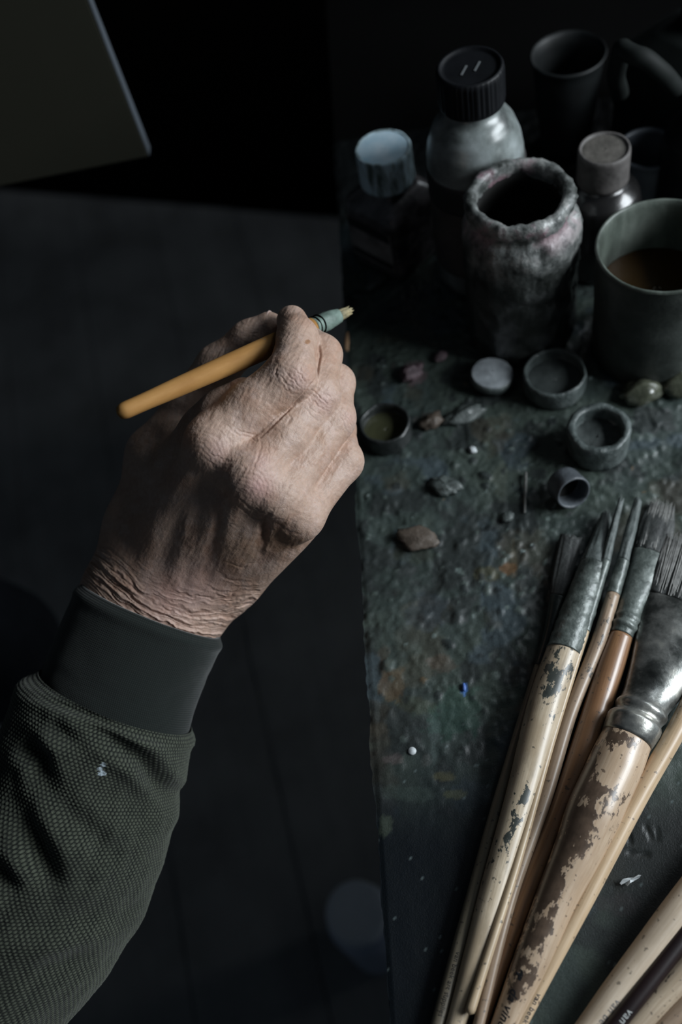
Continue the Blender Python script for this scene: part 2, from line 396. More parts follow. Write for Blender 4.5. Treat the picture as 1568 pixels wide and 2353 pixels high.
    for lo_, hi_, c_ in ((0.05, 0.16, (0.16, 0.175, 0.17)), (0.16, 0.185, (0.42, 0.44, 0.45)), (0.21, 0.26, (0.14, 0.085, 0.05)), (0.26, 0.5, (0.095, 0.105, 0.098)), (0.5, 0.62, (0.02, 0.022, 0.024))):
        mk = (on & (cid > lo_) & (cid <= hi_))[..., None]*(0.75*thick[..., None]); C = C*(1-mk)+mk*L(c_)
    rear_shade = sstep(0.44, 0.50, Vv+0.06*(fbm(U*30, Vv*30, seed=77)-0.5))[..., None]; C = C*(1-rear_shade)+rear_shade*L((0.004, 0.0045, 0.005))  # rear crust fades to near-black, shade put into the colour
    dust = (vn(U*700, Vv*700, seed=91) > 0.965)[..., None]*0.5*sstep(1500, 1750, py)[..., None]; C = C*(1-dust)+dust*L((0.20, 0.22, 0.23))
    W3 = W3+np.array([0, 0, 1.0])*Z[..., None]
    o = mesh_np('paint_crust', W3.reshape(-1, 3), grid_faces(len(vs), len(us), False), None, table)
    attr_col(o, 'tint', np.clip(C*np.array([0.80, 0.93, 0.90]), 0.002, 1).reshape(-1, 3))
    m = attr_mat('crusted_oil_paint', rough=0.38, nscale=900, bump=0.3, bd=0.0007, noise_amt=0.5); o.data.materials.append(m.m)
    o['label'] = 'bumpy grey-green crust of dried oil paint'
    return o
crust()

# ================================================================== THE PAINTER'S ARM
person = thing('person', cam2world([K(250, 1700, 0.47)])[0], 'person in an olive green waffle-knit sweater holding a paintbrush over the floor', 'person')

def hand_mesh():
    vox = 0.0007
    capsules = {}
    def cap(gr, a, b, ra, rb, k): capsules.setdefault(gr, []).append((np.array(a), np.array(b), ra*1e-3, rb*1e-3, k*1e-3))
    # joints (pixel, pixel, depth along the view)
    F1, F2 = K(232, 1490, .480), K(378, 1510, .480)
    W1, W2 = K(291, 1366, .490), K(424, 1412, .490); WM = K(360, 1388, .486)
    B2, B3, B4, B5 = K(345, 1285, .480), K(415, 1305, .477), K(475, 1325, .480), K(525, 1335, .485)
    M2, M3, M4, M5 = K(487, 1018, .4285), K(578, 1093, .4265), K(640, 1140, .432), K(688, 1185, .441)
    cap('palm', F1, W1, 18.5, 18.5, 6); cap('palm', F2, W2, 15, 17.5, 6); cap('palm', K(308, 1528, .478), WM, 18, 18.5, 10)
    cap('palm', W1, B2, 18, 15, 12); cap('palm', WM, B3, 18, 15, 12); cap('palm', WM, B4, 17, 14, 12); cap('palm', W2, B5, 17, 13, 12)
    cap('palm', B2, M2, 13, 9.6, 8); cap('palm', B3, M3, 13, 9.6, 8); cap('palm', B4, M4, 12, 8.9, 8); cap('palm', B5, M5, 12, 8.6, 8)
    # palm flesh below the bones
    cap('palm', K(420, 1290, .492), K(500, 1090, .462), 13, 12, 14); cap('palm', K(500, 1320, .492), K(625, 1200, .463), 12, 11, 14)
    cap('palm', K(520, 1340, .490), K(690, 1195, .462), 10, 9, 12)
    # heel of the thumb and the web
    CM, TM_, TI, TT = K(318, 1215, .487), K(356, 1045, .492), K(502, 842, .4865), K(618, 752, .4775)
    cap('palm', W1, CM, 17, 14.5, 12); cap('palm', CM, TM_, 14, 12.5, 12)
    cap('palm', K(395, 1190, .470), K(375, 1080, .480), 12, 10, 14); cap('palm', K(440, 1100, .458), TM_, 9.5, 9.5, 12); cap('palm', K(455, 1050, .452), K(395, 985, .483), 7, 7, 10)
    cap('palm', K(505, 955, .441), K(405, 1085, .463), 9.5, 10, 12); cap('palm', K(560, 905, .441), K(470, 975, .452), 7, 8, 9)
    for q1, q2, r_ in ((M2, M3, 9.0), (M3, M4, 8.8), (M4, M5, 8.4)): cap('palm', q1+np.array([0, 0, .0012]), q2+np.array([0, 0, .0012]), r_, r_, 8)
    for q1, q2 in ((K(586, 1018, .4390), K(535, 1058, .4365)), (K(662, 1070, .4440), K(612, 1110, .4375)), (K(715, 1128, .4505), K(668, 1160, .4430))): cap('palm', q1, q2, 8.2, 8.2, 7)
    # tendons and veins on the back of the hand
    cap('palm', K(492, 1040, .4255), K(437, 1195, .449), 2.4, 2.6, 4); cap('palm', K(437, 1195, .449), K(398, 1330, .4665), 2.6, 2.8, 4)
    cap('palm', K(578, 1110, .4185), K(500, 1240, .450), 2.2, 2.4, 4); cap('palm', K(500, 1240, .450), K(430, 1360, .469), 2.4, 2.6, 4)
    vein = [K(470, 1300, .4600), K(500, 1235, .4505), K(540, 1200, .445), K(585, 1206, .4455), K(600, 1245, .455), K(575, 1290, .464), K(525, 1300, .463)]
    for a, b in zip(vein[:-1], vein[1:]): cap('palm', a, b, 2.1, 2.1, 2.5)
    # MCP knuckle caps
    for q, r in ((M2, 9.4), (M3, 9.5), (M4, 8.8), (M5, 8.5)):
        q2 = q-np.array([0, 0, 0.0012]); cap('palm', q2, q2+np.array([.0006, -.0006, 0]), r, r, 6)
    # fingers: proximal, middle, distal phalanx
    P2, D2, T2 = K(668, 864, .4305), K(684, 776, .452), K(671, 737, .4655)
    cap('index', M2, K(578, 938, .4315), 10.8, 11.2, 6); cap('index', K(578, 938, .4315), P2, 11.2, 11.0, 4)
    cap('index', P2, D2, 10.4, 8.9, 4); cap('index', D2, T2, 8.9, 7.2, 4)
    P3, D3, T3 = K(726, 908, .4435), K(739, 816, .461), K(695, 772, .4745)
    cap('middle', M3, K(655, 1000, .4355), 10.8, 11.2, 5); cap('middle', K(655, 1000, .4355), P3, 11.2, 10.8, 4)
    cap('middle', P3, D3, 10.2, 9.2, 4); cap('middle', D3, T3, 9.0, 7.4, 4)
    P4, D4, T4 = K(764, 962, .4515), K(772, 880, .469), K(715, 850, .485)
    cap('ring', M4, P4, 10.6, 10.4, 5); cap('ring', P4, D4, 9.7, 8.6, 4); cap('ring', D4, T4, 8.6, 7.2, 4)
    P5, D5, T5 = K(787, 1060, .4565), K(778, 985, .478), K(722, 960, .490)
    cap('little', M5, P5, 9.6, 9.4, 5); cap('little', P5, D5, 9.0, 7.8, 4); cap('little', D5, T5, 7.8, 6.6, 4)
    cap('thumb', TM_, K(430, 938, .489), 12.5, 10.8, 5); cap('thumb', K(430, 938, .489), TI, 10.8, 10.6, 4); cap('thumb', TI, K(575, 782, .481), 10.0, 9.4, 4); cap('thumb', K(575, 782, .481), TT, 9.2, 7.4, 4)

    allp = np.array([p_ for g in capsules.values() for c in g for p_ in (c[0], c[1])])
    lo = allp.min(0)-0.026; hi = allp.max(0)+0.026
    dim = np.ceil((hi-lo)/vox).astype(int)
    ax = [(lo[i]+vox*np.arange(dim[i])).astype(np.float32) for i in range(3)]
    def add(G, c):
        a, b, ra, rb, k = c
        pad = max(ra, rb)+0.012
        s = []
        for i in range(3):
            s.append(slice(max(0, int((min(a[i], b[i])-pad-lo[i])/vox)), min(dim[i], int((max(a[i], b[i])+pad-lo[i])/vox)+2)))
        s = tuple(s)
        X = ax[0][s[0]][:, None, None]-np.float32(a[0]); Y = ax[1][s[1]][None, :, None]-np.float32(a[1]); Z = ax[2][s[2]][None, None, :]-np.float32(a[2])
        ba = (b-a).astype(np.float32); l2 = float(ba@ba)
        h = np.clip((X*ba[0]+Y*ba[1]+Z*ba[2])/l2, 0, 1)
        d = np.sqrt((X-ba[0]*h)**2+(Y-ba[1]*h)**2+(Z-ba[2]*h)**2)-np.float32(ra)-np.float32(rb-ra)*h
        g = G[s]; hh = np.maximum(k-np.abs(g-d), 0)/k
        G[s] = np.minimum(g, d)-hh*hh*np.float32(k*0.25)
    big = np.float32(0.03)
    palm = np.full(dim, big, np.float32)
    for c in capsules['palm']: add(palm, c)
    tot = palm.copy()
    for g in ('index', 'middle', 'ring', 'little', 'thumb'):
        Fg = np.full(dim, big, np.float32)
        for c in capsules[g]: add(Fg, c)
        k = np.float32(0.0045); hh = np.maximum(k-np.abs(palm-Fg), 0)/k
        one = np.minimum(palm, Fg)-hh*hh*k*np.float32(0.25)
        k = np.float32(0.0006); hh = np.maximum(k-np.abs(tot-one), 0)/k
        tot = np.minimum(tot, one)-hh*hh*k*np.float32(0.25)
    # surface nets
    S = tot; ins = S < 0
    cnt = np.zeros(tuple(d-1 for d in dim), np.int8)
    for a in (0, 1):
        for b in (0, 1):
            for c in (0, 1): cnt += ins[a:dim[0]-1+a, b:dim[1]-1+b, c:dim[2]-1+c]
    act = (cnt > 0) & (cnt < 8); idx = np.argwhere(act); vid = np.full(act.shape, -1, np.int32); vid[act] = np.arange(len(idx))
    acc = np.zeros((len(idx), 3)); num = np.zeros(len(idx))
    corner = [(a, b, c) for a in (0, 1) for b in (0, 1) for c in (0, 1)]
    for p_ in corner:
        for q in corner:
            if sum(abs(p_[i]-q[i]) for i in range(3)) != 1 or p_ > q: continue
            va = S[idx[:, 0]+p_[0], idx[:, 1]+p_[1], idx[:, 2]+p_[2]]; vb = S[idx[:, 0]+q[0], idx[:, 1]+q[1], idx[:, 2]+q[2]]
            m = (va < 0) != (vb < 0); t = np.where(m, va/np.where(va == vb, 1, va-vb), 0)
            acc += np.where(m[:, None], np.array(p_)+t[:, None]*(np.array(q)-np.array(p_)), 0); num += m
    V = lo+vox*(idx+acc/num[:, None])
    F = []
    for axn in range(3):
        o1, o2 = [(1, 2), (2, 0), (0, 1)][axn]
        sl0 = [slice(1, d-1) for d in dim]; sl1 = list(sl0); sl0[axn] = slice(0, dim[axn]-1); sl1[axn] = slice(1, dim[axn])
        A = ins[tuple(sl0)]; B = ins[tuple(sl1)]; ch = np.argwhere(A != B); off = np.ones(3, int); off[axn] = 0; c = ch+off
        inside_first = A[tuple(ch.T)]
        e1 = np.zeros(3, int); e1[o1] = 1; e2 = np.zeros(3, int); e2[o2] = 1
        quad = [vid[tuple((c-e1-e2).T)], vid[tuple((c-e2).T)], vid[tuple(c.T)], vid[tuple((c-e1).T)]]
        quad = np.stack(quad, 1)
        quad[~inside_first] = quad[~inside_first][:, ::-1]
        F.append(quad[(quad >= 0).all(1)])
    F = np.concatenate(F)
    # light smoothing
    E_ = np.concatenate([F[:, [0, 1]], F[:, [1, 2]], F[:, [2, 3]], F[:, [3, 0]]])
    for it in range(2):
        A = np.zeros_like(V); n_ = np.zeros(len(V))
        for k in (0, 1):
            for c in range(3): A[:, c] += np.bincount(E_[:, k], weights=V[E_[:, 1-k], c], minlength=len(V))
            n_ += np.bincount(E_[:, k], minlength=len(V))
        V = V+0.5*(A/np.maximum(n_, 1)[:, None]-V)
    return V, F

HV, HF = hand_mesh()
# (camera axes are right, down, forward = right-handed, so winding is kept by the rotation to world space)
_o = mesh_np('tmp', cam2world(HV), HF)
_md = _o.modifiers.new('s', 'SUBSURF'); _md.levels = 1; _md.render_levels = 1
_dg = bpy.context.evaluated_depsgraph_get(); _me = bpy.data.meshes.new_from_object(_o.evaluated_get(_dg))
bpy.data.objects.remove(_o)
_me.name = 'hand'; hand = bpy.data.objects.new('hand', _me); COL.objects.link(hand)
hand.parent = person; hand.matrix_parent_inverse = Matrix.Translation(-person.location)

def skin_detail():
    me = hand.data; n = len(me.vertices)
    V = np.empty(n*3, np.float32); me.vertices.foreach_get('co', V); V = V.reshape(-1, 3).astype(float)
    N = np.empty(n*3, np.float32); me.vertices.foreach_get('normal', N); N = N.reshape(-1, 3).astype(float)
    px, py, dd = proj(V)
    face = (CAM-V); face /= np.linalg.norm(face, axis=1)[:, None]
    vis = sstep(0.02, 0.3, (N*face).sum(1))
    D = np.zeros(n)
    wx = (fbm(px/14, py/14, seed=131, oct=3)-0.5)*11; wy = (fbm(px/14+50, py/14, seed=133, oct=3)-0.5)*11
    # wrist folds: bowed lines across the extended wrist
    dx = px-210
    T = py-(dx-0.00174*dx*dx)
    wob = fbm(px/55, T/40, seed=3, oct=4); wob2 = fbm(px/22, T/14, seed=13, oct=3)
    ph = T/10.5+3.4*(wob-0.5)+0.9*(wob2-0.5)
    amp = sstep(1185, 1270, T+20*(wob-0.5))*sstep(1440, 1400, T)
    amp *= 0.45+0.9*sstep(0.35, 0.65, fbm(px/70+9, T/25, seed=23, oct=3))
    fold = 1-np.abs(((ph % 1)-0.5)*2); fold = fold**1.5
    D += vis*amp*(fold-0.5)*0.00046
    ph3 = T/5.2+4.5*(wob-0.5)+1.6*(wob2-0.5); f3 = 1-np.abs(((ph3 % 1)-0.5)*2); D += vis*amp*(f3**1.3-0.5)*0.00036*sstep(.3, .6, fbm(px/40+3, py/40, seed=29, oct=2))
    ph2 = T/30+2.2*(wob-0.5); f2 = 1-np.abs(((ph2 % 1)-0.5)*2); D += vis*amp*sstep(1360, 1310, T)*(f2-0.5)*0.0008
    # long fine hatch over the back of the hand, running with the tendons' cross direction
    hb = sstep(1290, 1150, T)*sstep(250, 330, px)
    D += vis*hb*(fbm((px+py*0.55)/9, (py-px*0.55)/30, seed=33, oct=3)-0.5)*0.00035
    # tendon ridges, hollows and the bony bump on the back of the hand
    for pts, dp, wd in (([(505, 1140), (498, 1230), (466, 1325)], -1.5, 15), ([(445, 1130), (428, 1240), (400, 1330)], 1.3, 20), ([(360, 1200), (345, 1270), (330, 1335)], .7, 20),
                        ([(612, 1192), (607, 1225), (596, 1268)], -1.7, 12), ([(624, 1200), (622, 1232), (612, 1262)], .7, 8), ([(560, 1300), (600, 1290), (650, 1262)], -.6, 10), ([(566, 1178), (610, 1198), (665, 1215)], -.9, 13)):
        d_, t_ = polydist(px+wx*.6, py+wy*.6, pts); D += vis*dp*1e-3*np.exp(-(d_/wd)**2)*np.sin(np.pi*np.clip(t_, .12, .88))
    D += vis*0.0019*np.exp(-((px-538)/44)**2-((py-1250)/58)**2)
    # leathery creasing round the knuckles and proximal phalanges
    kn = sstep(420, 520, px)*sstep(0, 90, (py-1010)*0.62-(px-470)*0.45+110)
    th_ = fbm(px/60, py/60, seed=43, oct=2)*3
    g1 = fbm((px*0.8+py*0.6)/6.5+th_, (py*0.8-px*0.6)/22, seed=53, oct=3)-0.5
    g2 = fbm((px*0.5-py*0.85)/8+th_, (py*0.5+px*0.85)/26, seed=63, oct=3)-0.5
    D += vis*sstep(440, 560, px)*(g1*0.00020+g2*0.00020)*sstep(1330, 1250, py)
    D += vis*(fbm(px/3.4, py/3.4, seed=73, oct=2)-0.5)*0.0001
    # lumpy loose skin
    D += vis*(fbm(px/34, py/34, seed=83, oct=3)-0.5)*0.0004
    # creases drawn one by one: (points, depth mm, width px)
    cr = [([(654, 848), (668, 867), (692, 890)], .9, 3.2), ([(644, 862), (660, 884), (678, 900)], .8, 3), ([(673, 846), (692, 861), (703, 878)], .7, 3), ([(638, 838), (632, 858), (645, 882)], .7, 3),
          ([(648, 878), (668, 902), (688, 908)], .5, 3), ([(690, 840), (708, 852), (716, 868)], .5, 3),
          ([(713, 894), (735, 912), (760, 932)], .9, 3.2), ([(710, 908), (729, 931), (754, 946)], .8, 3), ([(738, 893), (757, 913), (766, 930)], .7, 3), ([(706, 922), (722, 945), (745, 958)], .6, 3), ([(700, 936), (716, 960), (738, 970)], .5, 3),
          ([(786, 945), (800, 962), (812, 985)], .5, 3), ([(776, 955), (792, 975), (800, 998)], .5, 3),
          ([(520, 976), (548, 1000), (592, 1012)], .6, 3.5), ([(500, 985), (530, 1014), (570, 1022)], .4, 3), ([(482, 1040), (510, 1058), (540, 1060)], .6, 3.5), ([(470, 1052), (498, 1076), (520, 1080)], .6, 4), ([(540, 985), (562, 996), (590, 1000)], .6, 3),
          ([(599, 1008), (596, 1045), (577, 1092)], .7, 4), ([(612, 1010), (620, 1040), (612, 1075)], .5, 3.5), ([(662, 944), (668, 960), (662, 975)], .8, 4), ([(640, 990), (650, 1010), (645, 1030)], .5, 3),
          ([(546, 1141), (580, 1170), (640, 1187)], .8, 4), ([(554, 1150), (590, 1182), (650, 1195)], .6, 3.5), ([(545, 1158), (575, 1188), (620, 1204)], .6, 3.5), ([(610, 1165), (640, 1172), (672, 1165)], .4, 3),
          ([(736, 1128), (738, 1150), (742, 1165)], .8, 3.5), ([(726, 1134), (742, 1142), (760, 1130)], .6, 3), ([(748, 1010), (742, 1030), (735, 1045)], .7, 3), ([(690, 1072), (706, 1068), (724, 1050)], .8, 4), ([(698, 1084), (690, 1098), (676, 1106)], .5, 3),
          ([(708, 1060), (716, 1075), (722, 1092)], .5, 3), ([(660, 1110), (690, 1120), (710, 1140)], .4, 3), ([(640, 1080), (665, 1095), (690, 1100)], .4, 3),
          ([(595, 1205), (603, 1230), (590, 1262)], .8, 5), ([(610, 1195), (628, 1220), (618, 1252)], .6, 4), ([(640, 1205), (665, 1225), (690, 1226)], .6, 4), ([(625, 1240), (655, 1250), (680, 1244)], .5, 4),
          ([(505, 1215), (530, 1200), (560, 1210)], .4, 3), ([(520, 1290), (560, 1300), (600, 1290)], .6, 4), ([(500, 1316), (540, 1335), (570, 1338)], .8, 4.5), ([(470, 1345), (510, 1362), (545, 1360)], .7, 4),
          ([(470, 838), (488, 820)], .8, 3.5), ([(482, 836), (500, 812)], .9, 3.5), ([(495, 828), (508, 806)], .8, 3), ([(508, 822), (520, 802)], .7, 3), ([(458, 850), (474, 832)], .7, 3), ([(574, 768), (590, 766)], .8, 3)]
    wx = (fbm(px/14, py/14, seed=131, oct=3)-0.5)*11; wy = (fbm(px/14+50, py/14, seed=133, oct=3)-0.5)*11
    cr += [([(598, 1005), (640, 965), (690, 915), (727, 870), (736, 815), (728, 768)], 2.6, 4.2)]
    for pts, dp, wd in cr:
        d_, t_ = polydist(px+wx*(len(pts) < 4), py+wy*(len(pts) < 4), pts)
        if d_.min() > 30: continue
        wd = wd*0.62; taper = np.sin(np.pi*np.clip(t_, .06, .94))**.6; pr_ = np.exp(-(d_/wd)**2)*taper; rim = np.exp(-((d_-wd*2.0)/(wd*1.1))**2)*taper
        D += vis*dp*0.27e-3*(-pr_+0.4*rim)
    # fine transverse wrinkles on the fingers' backs near PIP and DIP
    for (cx_, cy_, ang, r_) in ((668, 862, 50, 55), (735, 915, 45, 48), (800, 960, 60, 40), (820, 1050, 60, 36), (690, 780, 20, 35), (760, 800, 30, 40), (487, 1015, 40, 55), (590, 1100, 40, 60)):
        a_ = math.radians(ang); s_ = (px-cx_)*math.sin(a_)-(py-cy_)*math.cos(a_); c_ = (px-cx_)*math.cos(a_)+(py-cy_)*math.sin(a_)
        wv = np.sin((s_+c_*c_/90)/1.75+6*fbm(px/22, py/22, seed=91, oct=2))
        D += vis*np.exp(-((px-cx_)**2+(py-cy_)**2)/r_**2)*wv*0.00005
    V2 = V+N*D[:, None]
    me.vertices.foreach_set('co', V2.astype(np.float32).ravel()); me.update()
    # skin tone: ruddy knuckles, brown age blotches, freckles
    C = np.ones((n, 3))*np.array([0.455, 0.322, 0.255])
    q = fbm(px/48, py/48, V[:, 2]*60, seed=101, oct=4); mk = sstep(0.44, 0.66, q)[:, None]; C = C*(1-mk*.55)+mk*.55*np.array([0.40, 0.245, 0.175])
    q = fbm(px/26+7, py/26, V[:, 2]*60, seed=111, oct=4); mk = sstep(0.52, 0.7, q)[:, None]; C = C*(1-mk*.5)+mk*.5*np.array([0.52, 0.39, 0.335])
    for (x_, y_, r_, a_) in ((596, 1120, 34, .6), (685, 870, 26, .35), (745, 925, 24, .35), (500, 1040, 30, .3), (470, 1340, 60, .3), (380, 1370, 70, .35), (805, 960, 20, .25), (600, 1060, 26, .3)):
        mk = np.exp(-((px-x_)**2+(py-y_)**2)/r_**2)[:, None]*a_; C = C*(1-mk)+mk*np.array([0.50, 0.30, 0.29])
    e_ = fbm(px/11, py/11, seed=121, oct=3)-0.5
    for (x_, y_, rx, ry, c_, a_) in ((708, 786, 7, 6, (0.30, 0.15, 0.07), .8), (660, 945, 34, 14, (0.33, 0.20, 0.13), .4), (735, 1000, 22, 26, (0.36, 0.22, 0.14), .35), (560, 915, 30, 14, (0.33, 0.20, 0.14), .3), (640, 1240, 70, 34, (0.30, 0.18, 0.11), .55), (540, 1260, 70, 50, (0.32, 0.195, 0.12), .45), (770, 855, 18, 20, (0.40, 0.25, 0.17), .3)):
        qq = 1-np.hypot((px-x_)/rx, (py-y_)/ry)+e_; mk = (sstep(0, .5, qq)*a_)[:, None]; C = C*(1-mk)+mk*np.array(c_)
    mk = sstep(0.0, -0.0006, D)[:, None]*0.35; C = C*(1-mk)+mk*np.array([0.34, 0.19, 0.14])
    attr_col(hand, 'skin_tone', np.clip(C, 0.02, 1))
skin_detail()
M_skin = NT('old_skin'); _a = M_skin.new('ShaderNodeAttribute', attribute_name='skin_tone').outputs['Color']; _v = M_skin.coord('Object')
_c = M_skin.mix(0.45, _a, M_skin.ramp(M_skin.noise(_v, 420, 5, 0.65), [(0.3, (0.72, 0.66, 0.62)), (0.7, (1.22, 1.2, 1.2))]), 'MULTIPLY')
M_skin.col(_c).set(Roughness=0.52, Subsurface_Weight=0.12, Subsurface_Radius=(1.0, 0.4, 0.22), Subsurface_Scale=0.0025, Specular_IOR_Level=0.42)
_vo = M_skin.new('ShaderNodeTexVoronoi', feature='DISTANCE_TO_EDGE'); _vo.inputs['Scale'].default_value = 950; M_skin.link(_v, _vo.inputs['Vector'])
_cell = M_skin.ramp(_vo.outputs[0], [(0.0, (0, 0, 0)), (0.12, (1, 1, 1))])
_vd = M_skin.new('ShaderNodeTexNoise'); _vd.inputs['Scale'].default_value = 160; M_skin.link(_v, _vd.inputs['Vector'])
_vm = M_skin.new('ShaderNodeVectorMath', operation='MULTIPLY_ADD'); M_skin.link(_vd.outputs['Color'], _vm.inputs[0]); _vm.inputs[1].default_value = (.006, .006, .006); M_skin.link(_v, _vm.inputs[2])
_vo2 = M_skin.new('ShaderNodeTexVoronoi', feature='DISTANCE_TO_EDGE'); _vo2.inputs['Scale'].default_value = 330; M_skin.link(_vm.outputs[0], _vo2.inputs['Vector'])
_cell = M_skin.math('ADD', _cell, M_skin.math('MULTIPLY', M_skin.ramp(_vo2.outputs[0], [(0.0, (0, 0, 0)), (0.10, (1, 1, 1))]), 0.4))
M_skin.bump(M_skin.math('ADD', M_skin.math('MULTIPLY', _cell, 0.35), M_skin.math('MULTIPLY', M_skin.noise(_v, 1500, 3, 0.5), 0.5)), 0.30, 0.00035)
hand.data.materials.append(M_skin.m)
for p_ in hand.data.polygons: pass
hand.data.polygons.foreach_set('use_smooth', np.ones(len(hand.data.polygons), bool))
hand['label'] = 'aged wrinkled right hand'

# fingernails: thin curved plates on index and thumb
M_nail = mottled('fingernail', [(0.50, 0.36, 0.32), (0.58, 0.46, 0.42)], 500, 0.35, 0.1)
def nail(c, fwd, up, L, Wd, label=None):
    c, fwd, up = [np.asarray(q, float) for q in (c, fwd, up)]
    fwd = fwd/np.linalg.norm(fwd); up = up-fwd*(up@fwd); up /= np.linalg.norm(up); sd = np.cross(fwd, up)
    us = np.linspace(-1, 1, 15); vs = np.linspace(-1, 1, 15); V = []
    for layer in (0, 1):
        for v_ in vs:
            for u_ in us:
                ww = Wd*(1-0.12*(v_ > 0)*v_*v_)*math.sqrt(max(0.0, 1-0.25*max(0, -v_)**4)); ll = L*(1-0.22*u_*u_*(v_ > 0))
                V.append(c+sd*u_*ww+fwd*v_*ll+up*(-(u_*u_)*Wd*0.45-0.12*L*v_*v_+(0.0005 if layer == 0 else 0)))
    n = 15; F = []
    for i in range(n-1):
        for j in range(n-1):
            a = i*n+j; F.append((a, a+1, a+n+1, a+n)); a += n*n; F.append((a, a+n, a+n+1, a+1))
    rim = [j for j in range(n)]+[i*n+n-1 for i in range(1, n)]+[(n-1)*n+j for j in range(n-2, -1, -1)]+[i*n for i in range(n-2, 0, -1)]
    for a, b in zip(rim, rim[1:]+rim[:1]): F.append((a, a+n*n, b+n*n, b))
    o = mesh_np('fingernail', cam2world(np.array(V)), np.array(F), M_nail, hand)
    return o
nail(K(693, 722, .4603), K(671, 737, .4655)-K(684, 776, .452), (0.66, -0.43, -0.62), .0060, .0054)
nail(K(596, 737, .4785), K(618, 716, .476)-K(575, 765, .481), (-0.76, -0.62, 0.10), .0072, .0062)

# ------------------------------------------------------------------ sleeve and cuff
M_cuff = NT('cuff_knit'); _wc = M_cuff.coord(attr='wc')
_wv = M_cuff.new('ShaderNodeTexWave', wave_type='BANDS', bands_direction='X'); _wv.inputs['Scale'].default_value = 340; M_cuff.link(_wc, _wv.inputs['Vector'])
_wy = M_cuff.new('ShaderNodeTexWave', wave_type='BANDS', bands_direction='Y'); _wy.inputs['Scale'].default_value = 340; _wy.inputs['Distortion'].default_value = 1.0; M_cuff.link(_wc, _wy.inputs['Vector'])
_h = M_cuff.math('MULTIPLY', _wv.outputs['Fac'], _wy.outputs['Fac'])
M_cuff.col(M_cuff.mix(_h, (0.011, 0.0148, 0.0138), (0.019, 0.0245, 0.022))).set(Roughness=0.9, Sheen_Weight=0.25, Sheen_Roughness=0.5, Specular_IOR_Level=0.15)
M_cuff.bump(_h, 0.4, 0.0006); M_cuff = M_cuff.m
M_knit = attr_mat('waffle_knit', rough=0.92, nscale=1400, bump=0.6, bd=0.0005, noise_amt=0.5); M_knit.set(Sheen_Weight=0.2, Sheen_Roughness=0.5, Specular_IOR_Level=0.12); M_knit = M_knit.m

def sleeve_tube(name, rows, nr, nc, flat, mat, knit=False, thick=0.0016):
    """rows: (xl,yl,xr,yr,depth): left/right outline of the tube seen from above"""
    R = []
    for (xl, yl, xr, yr, d) in rows:
        L_, R_ = K(xl, yl, d), K(xr, yr, d); R.append(np.concatenate([(L_+R_)/2, (R_-L_)/2]))
    R = catmull(np.array(R), nr); C = R[:, :3]; Hd = R[:, 3:]
    hw = np.linalg.norm(Hd, axis=1); ex = Hd/hw[:, None]
    ez = np.tile(np.array([0, 0, -1.0]), (nr, 1)); ez -= ex*(ez*ex).sum(1)[:, None]; ez /= np.linalg.norm(ez, axis=1)[:, None]
    th = np.linspace(0, 2*np.pi, nc, endpoint=False)
    s = np.concatenate([[0], np.cumsum(np.linalg.norm(np.diff(C, axis=0), axis=1))])
    def surf(dr):
        return C[:, None]+ex[:, None]*(np.cos(th)[None]*(hw[:, None]+dr))[..., None]+ez[:, None]*(np.sin(th)[None]*(hw[:, None]*flat+dr))[..., None]
    P0 = surf(0.0); w = cam2world(P0.reshape(-1, 3)); px, py, _ = proj(w); px = px.reshape(nr, nc); py = py.reshape(nr, nc)
    return dict(C=C, ex=ex, ez=ez, hw=hw, th=th, s=s, surf=surf, px=px, py=py, nr=nr, nc=nc)

# cuff
crow = [(187, 1338, 511, 1470, .479), (160, 1392, 494, 1520, .479), (134, 1452, 470, 1570, .479), (112, 1505, 448, 1625, .479), (98, 1545, 436, 1684, .479), (92, 1570, 433, 1705, .479)]
t = sleeve_tube('cuff', [(*r_[:4], r_[4]+.004) for r_ in crow], 90, 160, 0.70, None)
un = np.repeat(t['s'][:, None], t['nc'], 1); uth = np.repeat(t['th'][None], t['nr'], 0)
wob = (fbm(un*60, np.cos(uth)*2+3, np.sin(uth)*2, seed=7, oct=3)-0.5)*0.0012-0.0012*np.exp(-(un/0.0022)**2)+0.001*np.exp(-((un-0.004)/0.003)**2)
outer = t['surf'](wob); inner = t['surf'](wob-0.0022)
Vc = np.concatenate([inner[::-1][-40:], outer]).reshape(-1, 3)
cuff_nr = 40+t['nr']
wcv = np.stack([np.concatenate([un[::-1][-40:]*-1, un]).ravel(), (np.concatenate([uth[::-1][-40:], uth])*0.036).ravel(), np.zeros(cuff_nr*t['nc'])], -1)
sleeve_rows = [(96, 1540, 437, 1680, .479), (80, 1553, 438, 1696, .4785), (44, 1572, 436, 1724, .477), (25, 1625, 424, 1768, .476), (0, 1700, 402, 1812, .475), (-25, 1770, 403, 1866, .474), (-62, 1850, 392, 1912, .473),
               (-95, 1930, 374, 1978, .472), (-135, 2010, 352, 2042, .470), (-185, 2100, 326, 2108, .468), (-235, 2190, 284, 2172, .466), (-290, 2275, 240, 2246, .464), (-350, 2370, 170, 2332, .462), (-420, 2470, 80, 2430, .460)]
t2 = sleeve_tube('sleeve', sleeve_rows, 470, 560, 0.80, None)
s2 = np.repeat(t2['s'][:, None], t2['nc'], 1); th2 = np.repeat(t2['th'][None], t2['nr'], 0); PX, PY = t2['px'], t2['py']
front = sstep(-0.25, 0.15, np.sin(th2))
D = np.zeros_like(s2)
